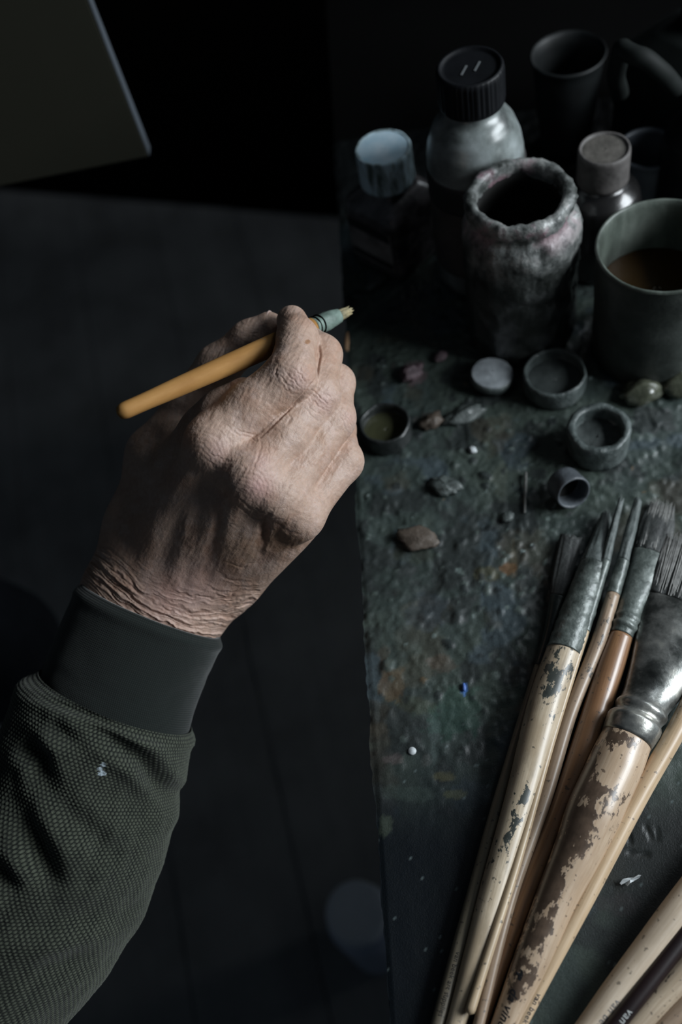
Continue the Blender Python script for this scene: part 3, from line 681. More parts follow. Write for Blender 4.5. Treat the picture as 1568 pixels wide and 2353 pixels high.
folds = [([(150, 1640), (240, 1690), (330, 1752), (375, 1812), (392, 1850)], 4.6, 22), ([(40, 1690), (95, 1745), (110, 1800)], 4.2, 24), ([(100, 1650), (150, 1690), (215, 1715)], 2.4, 20),
         ([(110, 1800), (170, 1880), (240, 1950), (300, 1970)], 2.8, 30), ([(30, 1840), (75, 1930), (110, 2010), (115, 2060)], 4.4, 30), ([(0, 2130), (90, 2130), (190, 2105), (290, 2085)], 3.0, 34),
         ([(60, 2240), (150, 2215), (250, 2190)], 1.8, 28), ([(60, 1595), (200, 1640), (330, 1690), (436, 1722)], 1.1, 9), ([(-60, 1990), (0, 2010), (50, 2060)], 3.2, 30)]
for pts, dp, wd in folds:
    d_, t_ = polydist(PX, PY, pts); D += front*dp*1e-3*(-np.exp(-(d_/wd)**2)*np.sin(np.pi*np.clip(t_, .08, .92))+0.55*np.exp(-((d_-wd*1.7)/(wd*0.9))**2)*np.sin(np.pi*np.clip(t_, .05, .95)))
D += (fbm(s2*26, np.cos(th2)*1.6+3, np.sin(th2)*1.6, seed=17, oct=3)-0.5)*0.006*sstep(0.004, 0.03, s2)
D += 0.0016*np.exp(-((s2-0.0048)/0.0032)**2)
pit = 0.00215                                           # waffle knit: staggered raised stitches
rowi = s2/(pit*0.72); girth = np.maximum(0.03, np.repeat(t2['hw'][:, None], t2['nc'], 1))
ncol = np.round(2*np.pi*0.05*0.9/pit); colv = th2/(2*np.pi)*ncol
ri = np.round(rowi); off = (ri % 2)*0.5; ci = np.round(colv-off)+off
dot = np.clip(1-((rowi-ri)/0.50)**2-((colv-ci)/0.38)**2, 0, 1)
jit = vn(ri*3.7, ci*5.3, seed=5)
stitch = dot**0.7*(0.75+0.5*jit)
Vs = t2['surf'](D+stitch*0.00062).reshape(-1, 3)
sleeve = mesh_np('sleeve', cam2world(Vs), grid_faces(t2['nr'], t2['nc']), M_knit, person)
base = np.array([0.0075, 0.0095, 0.008]); dotc = np.array([0.082, 0.092, 0.068])
tone = fbm(s2*40, np.cos(th2)*3+4, np.sin(th2)*3, seed=9, oct=3)
Ck = base+(dotc-base)*np.clip(stitch*1.15*(0.7+0.6*tone), 0, 1)[..., None]
fleck = np.zeros_like(s2)
for (x_, y_, rx, ry) in ((238, 1756, 6, 6), (230, 1765, 5, 5), (234, 1776, 9, 6), (241, 1778, 5, 4)):
    fleck = np.maximum(fleck, (1-np.hypot((PX-x_)/rx, (PY-y_)/ry)+(vn(PX/3, PY/3, seed=2)-0.5)*0.6 > 0)*(np.sin(th2) > 0.2))
Ck = np.where(fleck[..., None] > 0, np.array([0.36, 0.42, 0.46]), Ck)
attr_col(sleeve, 'tint', Ck.reshape(-1, 3)); sleeve['label'] = 'olive green waffle-knit sleeve with a white paint fleck'
cuff = mesh_np('cuff', cam2world(Vc), grid_faces(cuff_nr, t['nc']), M_cuff, sleeve); attr_vec(cuff, 'wc', wcv)
cuff['label'] = 'plain dark green ribbed cuff'

# ================================================================== BRUSHES
def lettering(txt, parent, mat, C, ex, ez, tg, sarr, rarr, s0, ang0, size, flip=-1, shear=0.0, spacing=1.0, raised=0.00006, bold=0.0):
    """print wrapped round a handle: x of the text runs along the handle, y round it"""
    cu = bpy.data.curves.new('lettering', 'FONT'); cu.body = txt; cu.size = size; cu.shear = shear; cu.space_character = spacing; cu.offset = bold; cu.resolution_u = 3
    o = bpy.data.objects.new('tmp', cu); COL.objects.link(o)
    dg = bpy.context.evaluated_depsgraph_get(); me = bpy.data.meshes.new_from_object(o.evaluated_get(dg)); bpy.data.objects.remove(o)
    bm = bmesh.new(); bm.from_mesh(me)
    bmesh.ops.triangulate(bm, faces=bm.faces[:])
    bmesh.ops.subdivide_edges(bm, edges=[e for e in bm.edges if e.calc_length() > size*0.25], cuts=1)
    V = np.array([v.co[:] for v in bm.verts])
    for v, q in zip(bm.verts, V):
        s = s0+q[0]; i = np.clip(np.interp(s, sarr, np.arange(len(sarr))), 0, len(sarr)-1)
        r = float(np.interp(s, sarr, rarr)); a = ang0+flip*q[1]/r
        c = np.array([np.interp(s, sarr, C[:, k]) for k in range(3)])
        v.co = Vector(c+(r+raised)*(math.cos(a)*ex+math.sin(a)*ez))
    bmesh.ops.recalc_face_normals(bm, faces=bm.faces[:])
    me2 = bpy.data.meshes.new('lettering'); bm.to_mesh(me2); bm.free(); me2.materials.append(mat)
    o = bpy.data.objects.new('lettering', me2); COL.objects.link(o); o.parent = parent; o.matrix_parent_inverse = Matrix.Translation(-Vector(WLOC(parent)))
    return o

def lofted(name, C, rl, rv, ex, ez, mat, parent, nseg=40, ridge=None, fray=0.0, closed=True, lump=0.0, lf=300, seed=0):
    """tube with lateral radius rl and vertical radius rv along centres C"""
    m = len(C); th = np.linspace(0, 2*np.pi, nseg, endpoint=False)
    s = np.concatenate([[0], np.cumsum(np.linalg.norm(np.diff(C, axis=0), axis=1))])
    k = np.ones((m, nseg))
    if ridge: k = k*(1+ridge*(vn(np.repeat(th[None]*nseg/6.3*0.7, m, 0), np.repeat(s[:, None]*60, nseg, 1), seed=seed)-0.5))
    if lump: k = k+lump*(fbm(np.cos(th)[None]*1.6+s[:, None]*lf*0.2, np.sin(th)[None]*1.2+3, s[:, None]*lf+seed, 4, seed)-0.5)
    P_ = C[:, None]+ex*(np.cos(th)[None]*rl[:, None]*k)[..., None]+ez*(np.sin(th)[None]*rv[:, None]*k)[..., None]
    if fray:
        tg = (C[0]-C[1])/np.linalg.norm(C[0]-C[1]); f = vn(th*nseg/6.3*1.3, th*0, seed=seed+3)-0.35
        P_[:3] += tg*(np.array([1.0, .6, .3])[:, None, None]*fray*f[None, :, None])
    V = P_.reshape(-1, 3); F = [grid_faces(m, nseg)]
    if closed:
        a = V.shape[0]; V = np.concatenate([V, C[:1], C[-1:]]); j = np.arange(nseg); j2 = (j+1) % nseg
        F += [np.stack([np.full(nseg, a), j2, j], 1), np.stack([np.full(nseg, a+1), (m-1)*nseg+j, (m-1)*nseg+j2], 1)]
    o = mesh_np(name, V, F, mat, parent)
    wc = np.stack([np.repeat(s[:, None], nseg, 1), np.cos(th)[None]*rl[:, None], np.sin(th)[None]*rv[:, None]], -1).reshape(-1, 3)
    wc = np.concatenate([wc, [[0, 0, 0], [s[-1], 0, 0]]]) if closed else wc
    attr_vec(o, 'wc', wc+np.array([seed*0.13, 0, 0]))
    return o, s

M_print = mottled('black_print', [(0.012, 0.012, 0.014)], 50, 0.5, 0)
M_print_grey = mottled('blue_grey_print', [(0.07, 0.08, 0.10)], 50, 0.5, 0)
M_print_white = mottled('white_print', [(0.45, 0.47, 0.46)], 50, 0.5, 0)
M_oldmetal = mottled('paint_dulled_metal', [(0.040, 0.050, 0.046), (0.10, 0.118, 0.108), (0.19, 0.215, 0.20)], 150, 0.36, 0.6, 0.0007, metallic=0.15, coat=0.2)
M_metal = mottled('nickel_ferrule', [(0.025, 0.028, 0.027), (0.075, 0.08, 0.076), (0.27, 0.275, 0.26), (0.55, 0.54, 0.49)], 55, 0.30, 0.4, 0.0006, metallic=0.7)
M_darkferr = mottled('dark_ferrule', [(0.018, 0.024, 0.022), (0.04, 0.05, 0.048)], 140, 0.35, 0.4, 0.0006, metallic=0.3, coat=0.2)
M_brist_dark = mottled('paint_stiff_bristle', [(0.022, 0.024, 0.024), (0.055, 0.06, 0.058)], 200, 0.55, 0.5)
M_brist_grey = mottled('grey_paint_bristle', [(0.05, 0.062, 0.06), (0.13, 0.15, 0.145)], 170, 0.5, 0.5)
M_strand = mottled('hog_hair', [(0.13, 0.13, 0.125), (0.30, 0.30, 0.285)], 300, 0.5, 0)

BR = {}
def brush(key, label, st, mats, zoff=0.0, wear=(), nh=150, seg=48, group=None, lump=0.0, seed=0, flat_tip=1.0, cat='paintbrush'):
    """st: (px, py, half-width px, part, flatness); parts run bristles > ferrule > handle from tip to butt"""
    pts = []
    for (x_, y_, hw, part, fl) in st:
        z = 0.004
        for _ in range(4):
            q = at(x_, y_, z); r = hw*dep(q)/FPX; z = r*fl+zoff+0.0009
        pts.append([*at(x_, y_, z), r, r*fl])
    pts = np.array(pts); parts = [s_[3] for s_ in st]; tail = False
    if st[-1][1] >= 2345:                                  # handles run on past the edge of the picture and end in a rounded butt
        dr_ = pts[-1, :3]-pts[-2, :3]; dr_[2] = 0; dr_ /= np.linalg.norm(dr_); L_ = .055+.03*((seed*37) % 10)/10; tail = True
        q1 = pts[-1].copy(); q1[:3] += dr_*L_*.5; q1[3:] *= .92; q1[2] = q1[2]*.94; q2 = pts[-1].copy(); q2[:3] += dr_*L_; q2[3:] *= .80; q2[2] = q2[2]*.88
        pts = np.concatenate([pts, [q1, q2]]); parts += ['handle', 'handle']
    if parts[0] == 'ferrule':                              # and at the other end they carry their tufts
        dr_ = pts[0, :3]-pts[1, :3]; dr_[2] = 0; dr_ /= np.linalg.norm(dr_); q0 = pts[0].copy(); q1 = pts[0].copy(); q0[:3] += dr_*.024; q0[3:] *= .95; q1[:3] += dr_*.045; q1[3:] *= .35; q1[2] *= .8
        pts = np.concatenate([[q1, q0], pts]); parts = ['bristles', 'bristles', BF]+parts[1:]
    A, B = pts[0, :3], pts[-1, :3]; tg = (B-A)/np.linalg.norm(B-A)
    ez = np.array([0, 0, 1.0]); ez -= tg*(ez@tg); ez /= np.linalg.norm(ez); ex = np.cross(tg, ez)*-1
    ex = np.cross(ez, tg)
    root = thing('paintbrush', pts[len(pts)//2, :3]*np.array([1, 1, 0]), label, cat, group)
    info = {}
    for pn in ('bristles', 'ferrule', 'handle'):
        ids = [i for i, p_ in enumerate(parts) if pn in p_.split('+')]
        if len(ids) < 2: continue
        seg_ = pts[ids[0]:ids[-1]+1]; n = {'bristles': 26, 'ferrule': 60, 'handle': nh}[pn]
        R = catmull(seg_, n); C = R[:, :3]; rl = R[:, 3].copy(); rv = R[:, 4].copy()
        if pn == 'ferrule': rl += 0.00018; rv += 0.00018
        if pn == 'handle':                                 # rounded butt
            L = np.linalg.norm(C-C[-1], axis=1); q = np.sqrt(np.clip(1-(1-np.clip(L/rl[-1], 0, 1))**2, 0.02, 1)); rl *= q; rv *= q
        o, s = lofted(pn, C, rl, rv, ex, ez, mats[pn], root, seg, ridge=0.22 if pn == 'bristles' else None, fray=0.004 if pn == 'bristles' else 0, lump=lump*(2 if pn != 'handle' else 0), seed=seed)
        if pn == 'handle':
            me = o.data; V = np.empty(len(me.vertices)*3, np.float32); me.vertices.foreach_get('co', V); px, py, _ = proj(V.reshape(-1, 3).astype(float))
            W_ = np.zeros(len(px))
            for (x_, y_, rx, ry, ang, val) in wear:
                a = math.radians(ang); u_ = (px-x_)*math.cos(a)+(py-y_)*math.sin(a); v_ = -(px-x_)*math.sin(a)+(py-y_)*math.cos(a)
                W_ += val*np.exp(-((u_/rx)**2+(v_/ry)**2)**1.0)
            attr_f(o, 'wear', W_*(2.4 if key == 'F' else 2.1)); info.update(C=C, r=rl, s=s)
    info.update(root=root, ex=ex, ez=ez, tg=tg, pts=pts); BR[key] = info
    return info
def print_on(key, txt, mat, at_px, size, ang, **kw):
    b = BR[key]; px, py, _ = proj(b['C']); i = int(np.argmin(np.hypot(px-at_px[0], py-at_px[1])))
    return lettering(txt, b['root'], mat, b['C'], b['ex'], b['ez'], b['tg'], b['s'], b['r'], b['s'][i], ang, size, **kw)

WB = wood('worn_pale_wood', (0.60, 0.50, 0.37), (0.40, 0.31, 0.21), (0.055, 0.062, 0.055), 0.03, coat=0.35, grime=0.9)
WC = wood('thin_pale_wood', (0.55, 0.43, 0.29), (0.40, 0.29, 0.18), (0.12, 0.10, 0.08), -0.12)
WD = wood('speckled_brown_wood', (0.40, 0.30, 0.215), (0.24, 0.165, 0.11), (0.10, 0.085, 0.07), 0.0)
WE = wood('red_brown_varnish', (0.29, 0.155, 0.075), (0.20, 0.10, 0.05), (0.08, 0.06, 0.045), -0.16, coat=0.7)
WF = wood('peeling_varnished_wood', (0.56, 0.43, 0.31), (0.44, 0.31, 0.205), (0.125, 0.084, 0.058), 0.05, coat=0.5, rough=0.36, nscale=240)
WG = wood('clean_birch', (0.62, 0.46, 0.30), (0.47, 0.33, 0.20), (0.2, 0.14, 0.1), -0.3, coat=0.3)
WA = wood('dim_olive_wood', (0.20, 0.17, 0.12), (0.13, 0.11, 0.08), (0.05, 0.045, 0.04), -0.05)
WI = mottled('maroon_lacquer', [(0.009, 0.0045, 0.005), (0.015, 0.007, 0.0075)], 60, 0.4, 0.05, coat=0.1)
WJ = wood('speckled_pale_wood', (0.52, 0.42, 0.31), (0.38, 0.29, 0.20), (0.11, 0.085, 0.065), -0.02, nscale=420)
WH = wood('matte_pale_wood', (0.58, 0.48, 0.37), (0.46, 0.36, 0.26), (0.15, 0.12, 0.09), -0.24, coat=0.05, rough=0.6)

BF, FH = 'bristles+ferrule', 'ferrule+handle'
brush('A', 'slim dark brush in shadow, farthest left of the fan of brushes on the table',
      [(1312, 1238, 24, 'bristles', .4), (1292, 1330, 23, 'bristles', .5), (1283, 1372, 18, BF, .7), (1262, 1460, 13, 'ferrule', 1), (1240, 1530, 11, FH, 1), (1190, 1700, 14, 'handle', 1), (1133, 1900, 17, 'handle', 1), (1070, 2130, 18, 'handle', 1), (1004, 2365, 17, 'handle', 1)],
      dict(bristles=M_brist_dark, ferrule=M_darkferr, handle=WA), seed=1)
brush('B', 'thick round brush with chipped pale handle and paint-caked grey tip, second from left',
      [(1393, 1188, 12, 'bristles', 1), (1384, 1235, 22, 'bristles', .9), (1366, 1300, 31, BF, 1), (1342, 1370, 36, 'ferrule', 1), (1312, 1455, 39, 'ferrule', 1), (1296, 1500, 40, FH, 1), (1262, 1600, 42, 'handle', 1), (1200, 1830, 37, 'handle', 1), (1133, 2060, 33, 'handle', 1), (1085, 2230, 28, 'handle', 1), (1045, 2365, 23, 'handle', 1)],
      dict(bristles=M_brist_grey, ferrule=M_oldmetal, handle=WB), nh=260, lump=0.07, seed=2,
      wear=[(1275, 1540, 34, 60, 20, .35), (1272, 1580, 22, 40, 20, .35), (1170, 1915, 15, 54, 20, .62), (1208, 1833, 10, 25, 10, .7), (1196, 1700, 24, 30, 0, .12), (1180, 1822, 12, 6, 0, .3), (1105, 1990, 12, 60, 15, .16), (1090, 2140, 10, 30, 15, .15)])
brush('C', 'thinnest pale stick brush with a rounded butt, hugging the thick chipped brush',
      [(1428, 1150, 6, 'bristles', 1), (1410, 1215, 9, 'bristles', 1), (1392, 1290, 11, BF, 1), (1362, 1390, 11, 'ferrule', 1), (1345, 1450, 10, FH, 1), (1268, 1700, 10, 'handle', 1), (1190, 1980, 10, 'handle', 1), (1120, 2200, 11, 'handle', 1), (1078, 2332, 12, 'handle', 1)],
      dict(bristles=M_brist_grey, ferrule=M_oldmetal, handle=WC), zoff=.008, seed=3, lump=0.05, seg=28)
brush('D', 'slim brush with speckled brown paint-spotted handle, between pale stick and red-brown brush',
      [(1466, 1152, 9, 'bristles', 1), (1452, 1210, 12, 'bristles', 1), (1432, 1290, 14, BF, 1), (1410, 1366, 15, FH, 1), (1378, 1470, 17, 'handle', 1), (1312, 1638, 16, 'handle', 1), (1254, 1832, 16, 'handle', 1), (1174, 2065, 15, 'handle', 1), (1098, 2365, 13, 'handle', 1)],
      dict(bristles=M_brist_grey, ferrule=M_oldmetal, handle=WD), zoff=.0045, seed=4, lump=0.06, seg=28,
      wear=[(1385, 1440, 30, 40, 0, .25), (1350, 1560, 20, 60, 20, .2), (1240, 1850, 14, 30, 0, .15)])
brush('E', 'flat filbert brush with glossy red-brown handle and crimped dark ferrule',
      [(1522, 1166, 26, 'bristles', .25), (1512, 1205, 36, 'bristles', .32), (1494, 1270, 35, BF, .42), (1470, 1345, 32, 'ferrule', .62), (1446, 1412, 28, 'ferrule', .9), (1442, 1424, 30, 'ferrule', .95), (1439, 1432, 27, 'ferrule', 1), (1435, 1441, 30, 'ferrule', 1), (1431, 1451, 27, 'ferrule', 1), (1428, 1462, 27, FH, 1), (1400, 1545, 31, 'handle', 1), (1356, 1680, 31, 'handle', 1), (1292, 1860, 28, 'handle', 1), (1208, 2065, 24, 'handle', 1), (1128, 2280, 19, 'handle', 1), (1100, 2365, 17, 'handle', 1)],
      dict(bristles=M_brist_dark, ferrule=M_oldmetal, handle=WE), seed=5, lump=0.03, nh=200)
brush('F', 'large wide flat brush with silver ferrule and thick peeling varnished handle',
      [(1618, 1275, 98, 'bristles', .17), (1602, 1330, 101, 'bristles', .2), (1580, 1395, 96, BF, .24), (1545, 1480, 82, 'ferrule', .38), (1500, 1585, 62, 'ferrule', .62), (1480, 1622, 55, 'ferrule', .85), (1474, 1634, 60, 'ferrule', .85), (1467, 1648, 54, 'ferrule', .9), (1458, 1663, 62, 'ferrule', .95), (1449, 1682, 60, 'ferrule', .97), (1440, 1700, 57, FH, .98), (1412, 1765, 61, 'handle', 1), (1373, 1850, 62, 'handle', 1), (1325, 1965, 54, 'handle', 1), (1280, 2065, 47, 'handle', 1), (1222, 2210, 41, 'handle', 1), (1172, 2330, 33, 'handle', 1), (1156, 2370, 31, 'handle', 1)],
      dict(bristles=M_brist_dark, ferrule=M_metal, handle=WF), seed=6, nh=320, seg=96,
      wear=[(1232, 2170, 110, 26, 113, .16), (1330, 1945, 40, 26, 113, .3), (1266, 2052, 44, 28, 113, .3), (1196, 2262, 50, 22, 113, .12), (1372, 1752, 90, 24, 113, .26), (1312, 1890, 100, 28, 113, .30), (1272, 2000, 80, 24, 113, .25), (1212, 2150, 110, 22, 113, .28), (1440, 1702, 66, 20, 25, .30), (1345, 1770, 16, 50, 25, .42), (1392, 1828, 62, 24, 15, .36), (1350, 1880, 40, 34, -30, .38), (1300, 1950, 34, 40, 20, .34), (1275, 2030, 32, 38, 20, .26), (1395, 1875, 20, 30, 20, .2), (1355, 1955, 14, 34, 10, .25),
            (1240, 2150, 34, 40, 25, .22), (1205, 2245, 26, 60, 25, .2), (1255, 2120, 14, 14, 0, .25), (1420, 1760, 40, 20, 20, -.25), (1330, 1990, 16, 50, 25, -.2), (1340, 1840, 14, 20, 0, -.1)])
brush('G', 'clean pale birch-handled slim brush lying against the large peeling handle',
      [(1650, 1472, 20, 'ferrule', 1), (1622, 1532, 20, FH, 1), (1575, 1640, 22, 'handle', 1), (1466, 1835, 22, 'handle', 1), (1347, 2065, 20, 'handle', 1), (1258, 2235, 17, 'handle', 1), (1190, 2370, 14, 'handle', 1)],
      dict(bristles=M_brist_dark, ferrule=M_metal, handle=WG), zoff=0.004, seed=7, nh=180)
brush('H', 'matte pale thick handle with dark specks, leftmost of the brushes in the bottom right corner',
      [(1700, 1905, 34, 'ferrule', 1), (1660, 1955, 34, FH, 1), (1560, 2090, 36, 'handle', 1), (1480, 2195, 34, 'handle', 1), (1410, 2285, 31, 'handle', 1), (1340, 2378, 27, 'handle', 1)],
      dict(bristles=M_brist_dark, ferrule=M_metal, handle=WH), seed=8, wear=[(1512, 2128, 10, 8, 0, .3), (1500, 2120, 6, 5, 0, .3)])
brush('I', 'dark maroon lacquered brush handle between two pale handles in the bottom right corner',
      [(1720, 1965, 20, 'ferrule', 1), (1680, 2012, 20, FH, 1), (1592, 2124, 22, 'handle', 1), (1493, 2254, 22, 'handle', 1), (1403, 2369, 21, 'handle', 1)],
      dict(bristles=M_brist_dark, ferrule=M_darkferr, handle=WI), zoff=.004, seed=9)
brush('J', 'pale handle mottled with brown specks, beside the maroon handle in the bottom right corner',
      [(1752, 2050, 29, 'ferrule', 1), (1712, 2092, 29, FH, 1), (1602, 2206, 30, 'handle', 1), (1512, 2302, 28, 'handle', 1), (1444, 2380, 26, 'handle', 1)],
      dict(bristles=M_brist_dark, ferrule=M_metal, handle=WJ), seed=10, wear=[(1556, 2165, 30, 40, 40, .25), (1530, 2260, 60, 20, 130, .12)])
brush('K', 'dull brown brush handle, second from the bottom right corner',
      [(1752, 2134, 21, 'ferrule', 1), (1712, 2172, 21, FH, 1), (1602, 2284, 23, 'handle', 1), (1502, 2388, 22, 'handle', 1)],
      dict(bristles=M_brist_dark, ferrule=M_metal, handle=WD), seed=11)
brush('L', 'very dark slim brush handle cut off by the bottom right corner',
      [(1740, 2180, 16, 'ferrule', 1), (1700, 2216, 16, FH, 1), (1600, 2310, 18, 'handle', 1), (1532, 2378, 18, 'handle', 1)],
      dict(bristles=M_brist_dark, ferrule=M_darkferr, handle=WI), seed=12)

print_on('A', 'van beek art supplies', M_print, (1050, 2192), .0029, 1.75, flip=-1, spacing=1.02)
print_on('F', 'da vinci', M_print, (1182, 2278), .0050, 2.02, flip=-1, shear=0.3, spacing=1.05, bold=0.0001)
print_on('F', '~', M_print, (1204, 2238), .0062, 2.05, flip=-1, bold=0.0003); print_on('F', 'r', M_print, (1200, 2246), .0052, 2.05, flip=-1, bold=0.0003)
print_on('G', 'van beek', M_print, (1236, 2284), .0031, 1.45, flip=-1, spacing=1.1, bold=0.00004)
print_on('H', 'van beek', M_print_grey, (1400, 2284), .0039, 1.2, flip=-1, spacing=1.1)
print_on('I', 'van beek', M_print_white, (1438, 2312), .0042, 1.5, flip=-1, spacing=1.1)

# loose hair strands on the two wide brushes
def strands(key, n, L, rad, seed):
    b = BR[key]; r_ = np.random.default_rng(seed); p0 = b['pts'][0]; p1 = b['pts'][2]; V = []; F = []
    for i in range(n):
        u_ = r_.uniform(-0.98, 0.98); k = len(V)
        top = math.sqrt(max(0, 1-u_*u_))
        a = p1[:3]+b['ex']*u_*p1[3]+b['ez']*(p1[4]*top+rad); c = p0[:3]+b['ex']*(u_*p0[3]+r_.normal(0, .0006))+b['ez']*(p0[4]*top+rad*r_.uniform(.6, 2.5))-b['tg']*r_.uniform(-.5, 1.)*L
        t0 = r_.uniform(0, .5); a = a+(c-a)*t0; mid = (a+c)/2+b['ez']*rad*1.2
        for q, w_ in ((a, 1), (mid, 1), (c, .4)):
            for an in range(4): V.append(q+rad*w_*(math.cos(an*1.571)*b['ex']+math.sin(an*1.571)*b['ez']))
        for lv in (0, 1):
            for an in range(4):
                F.append((k+lv*4+an, k+lv*4+(an+1) % 4, k+lv*4+4+(an+1) % 4, k+lv*4+4+an))
    par = [c for c in bpy.data.objects if c.parent == b['root'] and c.name.startswith('bristles')][0]
    o = mesh_np('hair_strands', np.array(V), np.array(F), M_strand, par); o['kind'] = 'stuff'
strands('F', 260, .006, .00022, 3); strands('E', 120, .004, .00018, 4)

# the brush in the hand
def held_brush():
    A, B = K(281, 946, .402), K(683, 768, .4655); dv = B-A
    def on(t): return A+dv*t
    def rr(t, px_): return px_*on(t)[2]/FPX
    st = [(1.345, 14, 'bristles'), (1.30, 17, 'bristles'), (1.275, 18, 'bristles+ferrule'), (1.20, 23, 'ferrule'), (1.13, 22, 'ferrule'), (1.10, 23, 'ferrule+handle'), (1.03, 23, 'handle'), (0.9, 25, 'handle'), (0.6, 24.5, 'handle'), (0.3, 22.5, 'handle'), (0.08, 20, 'handle'), (0.02, 20, 'handle'), (0.0, 18, 'handle'), (-0.018, 11, 'handle'), (-0.022, 4, 'handle')]
    pts = np.array([[*cam2world([on(t)])[0], rr(t, w_)] for t, w_, _ in st])
    tg = (pts[-1, :3]-pts[0, :3]); tg /= np.linalg.norm(tg); ez = UC-tg*(UC@tg); ez /= np.linalg.norm(ez); ex = np.cross(ez, tg)
    root = thing('paintbrush', pts[7, :3], 'ochre-handled brush with grey-green ferrule gripped between thumb and forefinger', 'paintbrush')
    m = NT('ochre_lacquer'); wc = m.coord(attr='wc')
    g = m.noise(wc, 220, 5, 0.6, (0.25, 1, 1)); chip = m.ramp(m.noise(wc, 150, 3, 0.5), [(0.73, (0, 0, 0)), (0.75, (1, 1, 1))])
    m.col(m.mix(chip, m.ramp(g, [(0.3, (0.30, 0.145, 0.040)), (0.7, (0.38, 0.20, 0.063))]), (0.16, 0.16, 0.15))).set(Roughness=0.72, Specular_IOR_Level=0.25)
    mg = mottled('sage_paint_ferrule', [(0.10, 0.14, 0.12), (0.22, 0.30, 0.26)], 120, 0.5, 0.6, 0.0008)
    mb = mottled('cream_paint_bristle', [(0.12, 0.13, 0.09), (0.50, 0.40, 0.22)], 220, 0.6, 0.6, 0.001)
    parts = [s_[2] for s_ in st]
    for pn, mt, fl in (('bristles', mb, .7), ('ferrule', mg, .9), ('handle', m.m, 1)):
        ids = [i for i, p_ in enumerate(parts) if pn in p_.split('+')]
        R = catmull(pts[ids[0]:ids[-1]+1], 90 if pn == 'handle' else 30); ad = .0002 if pn == 'ferrule' else 0
        o, s = lofted(pn, R[:, :3], R[:, 3]+ad, (R[:, 3]+ad)*fl, ex, ez, mt, root, 40, ridge=.35 if pn == 'bristles' else None, fray=.005 if pn == 'bristles' else 0, lump=.0 if pn == 'handle' else .22, lf=180, seed=21)
        attr_f(o, 'wear', np.zeros(len(o.data.vertices)))
    # two dark rings of paint round the ferrule
    for t in (1.118, 1.145):
        c = cam2world([on(t)])[0]; a = np.linspace(0, 2*np.pi, 25)[:-1]; r = rr(t, 23.5)
        tube = [c+r*(math.cos(q)*ex+math.sin(q)*.95*ez) for q in a]
        fer = [x_ for x_ in bpy.data.objects if x_.parent == root and x_.name.startswith('ferrule')][0]
        P_ = np.array(tube+tube[:2]); tube_pts('crimp', P_, .00045, M_black, fer, 8, False)
held_brush()

# ================================================================== BOTTLES, JAR AND MUG
def rot_tilt(ax, ang): return np.array(Matrix.Rotation(math.radians(ang), 3, Vector(ax)))
# square ink bottle, white screw cap
p = at(882, 352, .0755)*np.array([1, 1, 0])
r0 = thing('ink_bottle', p, 'square dark ink bottle with paint-smeared white screw cap near the table edge', 'bottle')
M_glass = NT('dark_glass'); M_glass.col((0.022, 0.020, 0.022)).set(Roughness=0.22, Specular_IOR_Level=0.6, Coat_Weight=0.3, Coat_Roughness=0.3)
_n = M_glass.noise(M_glass.coord(), 110, 5); M_glass.col(M_glass.ramp(_n, [(0.4, (0.028, 0.026, 0.028)), (0.66, (0.14, 0.128, 0.132))])).bump(_n, .3, .0005); M_glass = M_glass.m
M_label = mottled('grimy_paper_label', [(0.11, 0.10, 0.093), (0.30, 0.275, 0.255)], 70, 0.8, 0.4)
RB = math.radians(33)
lathe('body', [(0.0001, 0), (.0205, 0), (.0215, .0012), (.0215, .044), (.0205, .0475), (.0150, .0525), (.0125, .054), (.0125, .0600), (.0001, .0600)], M_glass, p, r0, 96, 4, square=7, rot=RB)
def flat_label(parent, c, ang, w_, h, z0, mat, rise=0.0):
    n = np.array([math.cos(ang), math.sin(ang), 0]); sd = np.array([-math.sin(ang), math.cos(ang), 0]); V = []
    for k in (0, .0004):
        for (a, b) in ((-1, 0), (1, 0), (1, 1), (-1, 1)): V.append(c+n*(rise+k)+sd*a*w_/2+np.array([0, 0, z0+b*h]))
    F = np.array([(4, 5, 6, 7), (0, 3, 2, 1), (0, 1, 5, 4), (1, 2, 6, 5), (2, 3, 7, 6), (3, 0, 4, 7)])
    return mesh_np('label', np.array(V), F, mat, parent, False)
_lb = flat_label(r0, p, RB+math.pi, .035, .030, .008, M_label, .0216)
_band = mottled('black_label_band', [(0.008, 0.008, 0.009)], 60, 0.7, 0.2)
flat_label(_lb, p+np.array([0, 0, 0]), RB+math.pi, .033, .0065, .0315, _band, .0221); flat_label(_lb, p, RB+math.pi, .033, .004, .010, _band, .0221)
M_wcap = NT('smeared_white_plastic'); _v = M_wcap.coord()
_s = M_wcap.ramp(M_wcap.noise(_v, 150, 5, 0.6, (1, 1, 0.25)), [(0.46, (0, 0, 0)), (0.62, (1, 1, 1))])
M_wcap.col(M_wcap.mix(_s, (0.62, 0.80, 0.88), (0.10, 0.14, 0.125))).set(Roughness=0.4); M_wcap.bump(M_wcap.noise(_v, 300, 4), .3, .0005); M_wcap = M_wcap.m
M_wtop = mottled('white_cap_top', [(0.46, 0.70, 0.84), (0.74, 0.88, 0.97)], 90, 0.4, 0.2)
TL = rot_tilt((1, 0, 0), 0)
cp = lathe('screw_cap', [(.0128, .0570), (.0160, .0572), (.0165, .0580), (.0163, .0785), (.0157, .0798), (.0148, .0798), (.0146, .0792), (.0020, .0792), (.0018, .0786), (.0001, .0786)], M_wcap, p, r0, 72, 4, rough=.0004, rs=90)
disc('cap_top', .0145, .0794, M_wtop, p, cp)

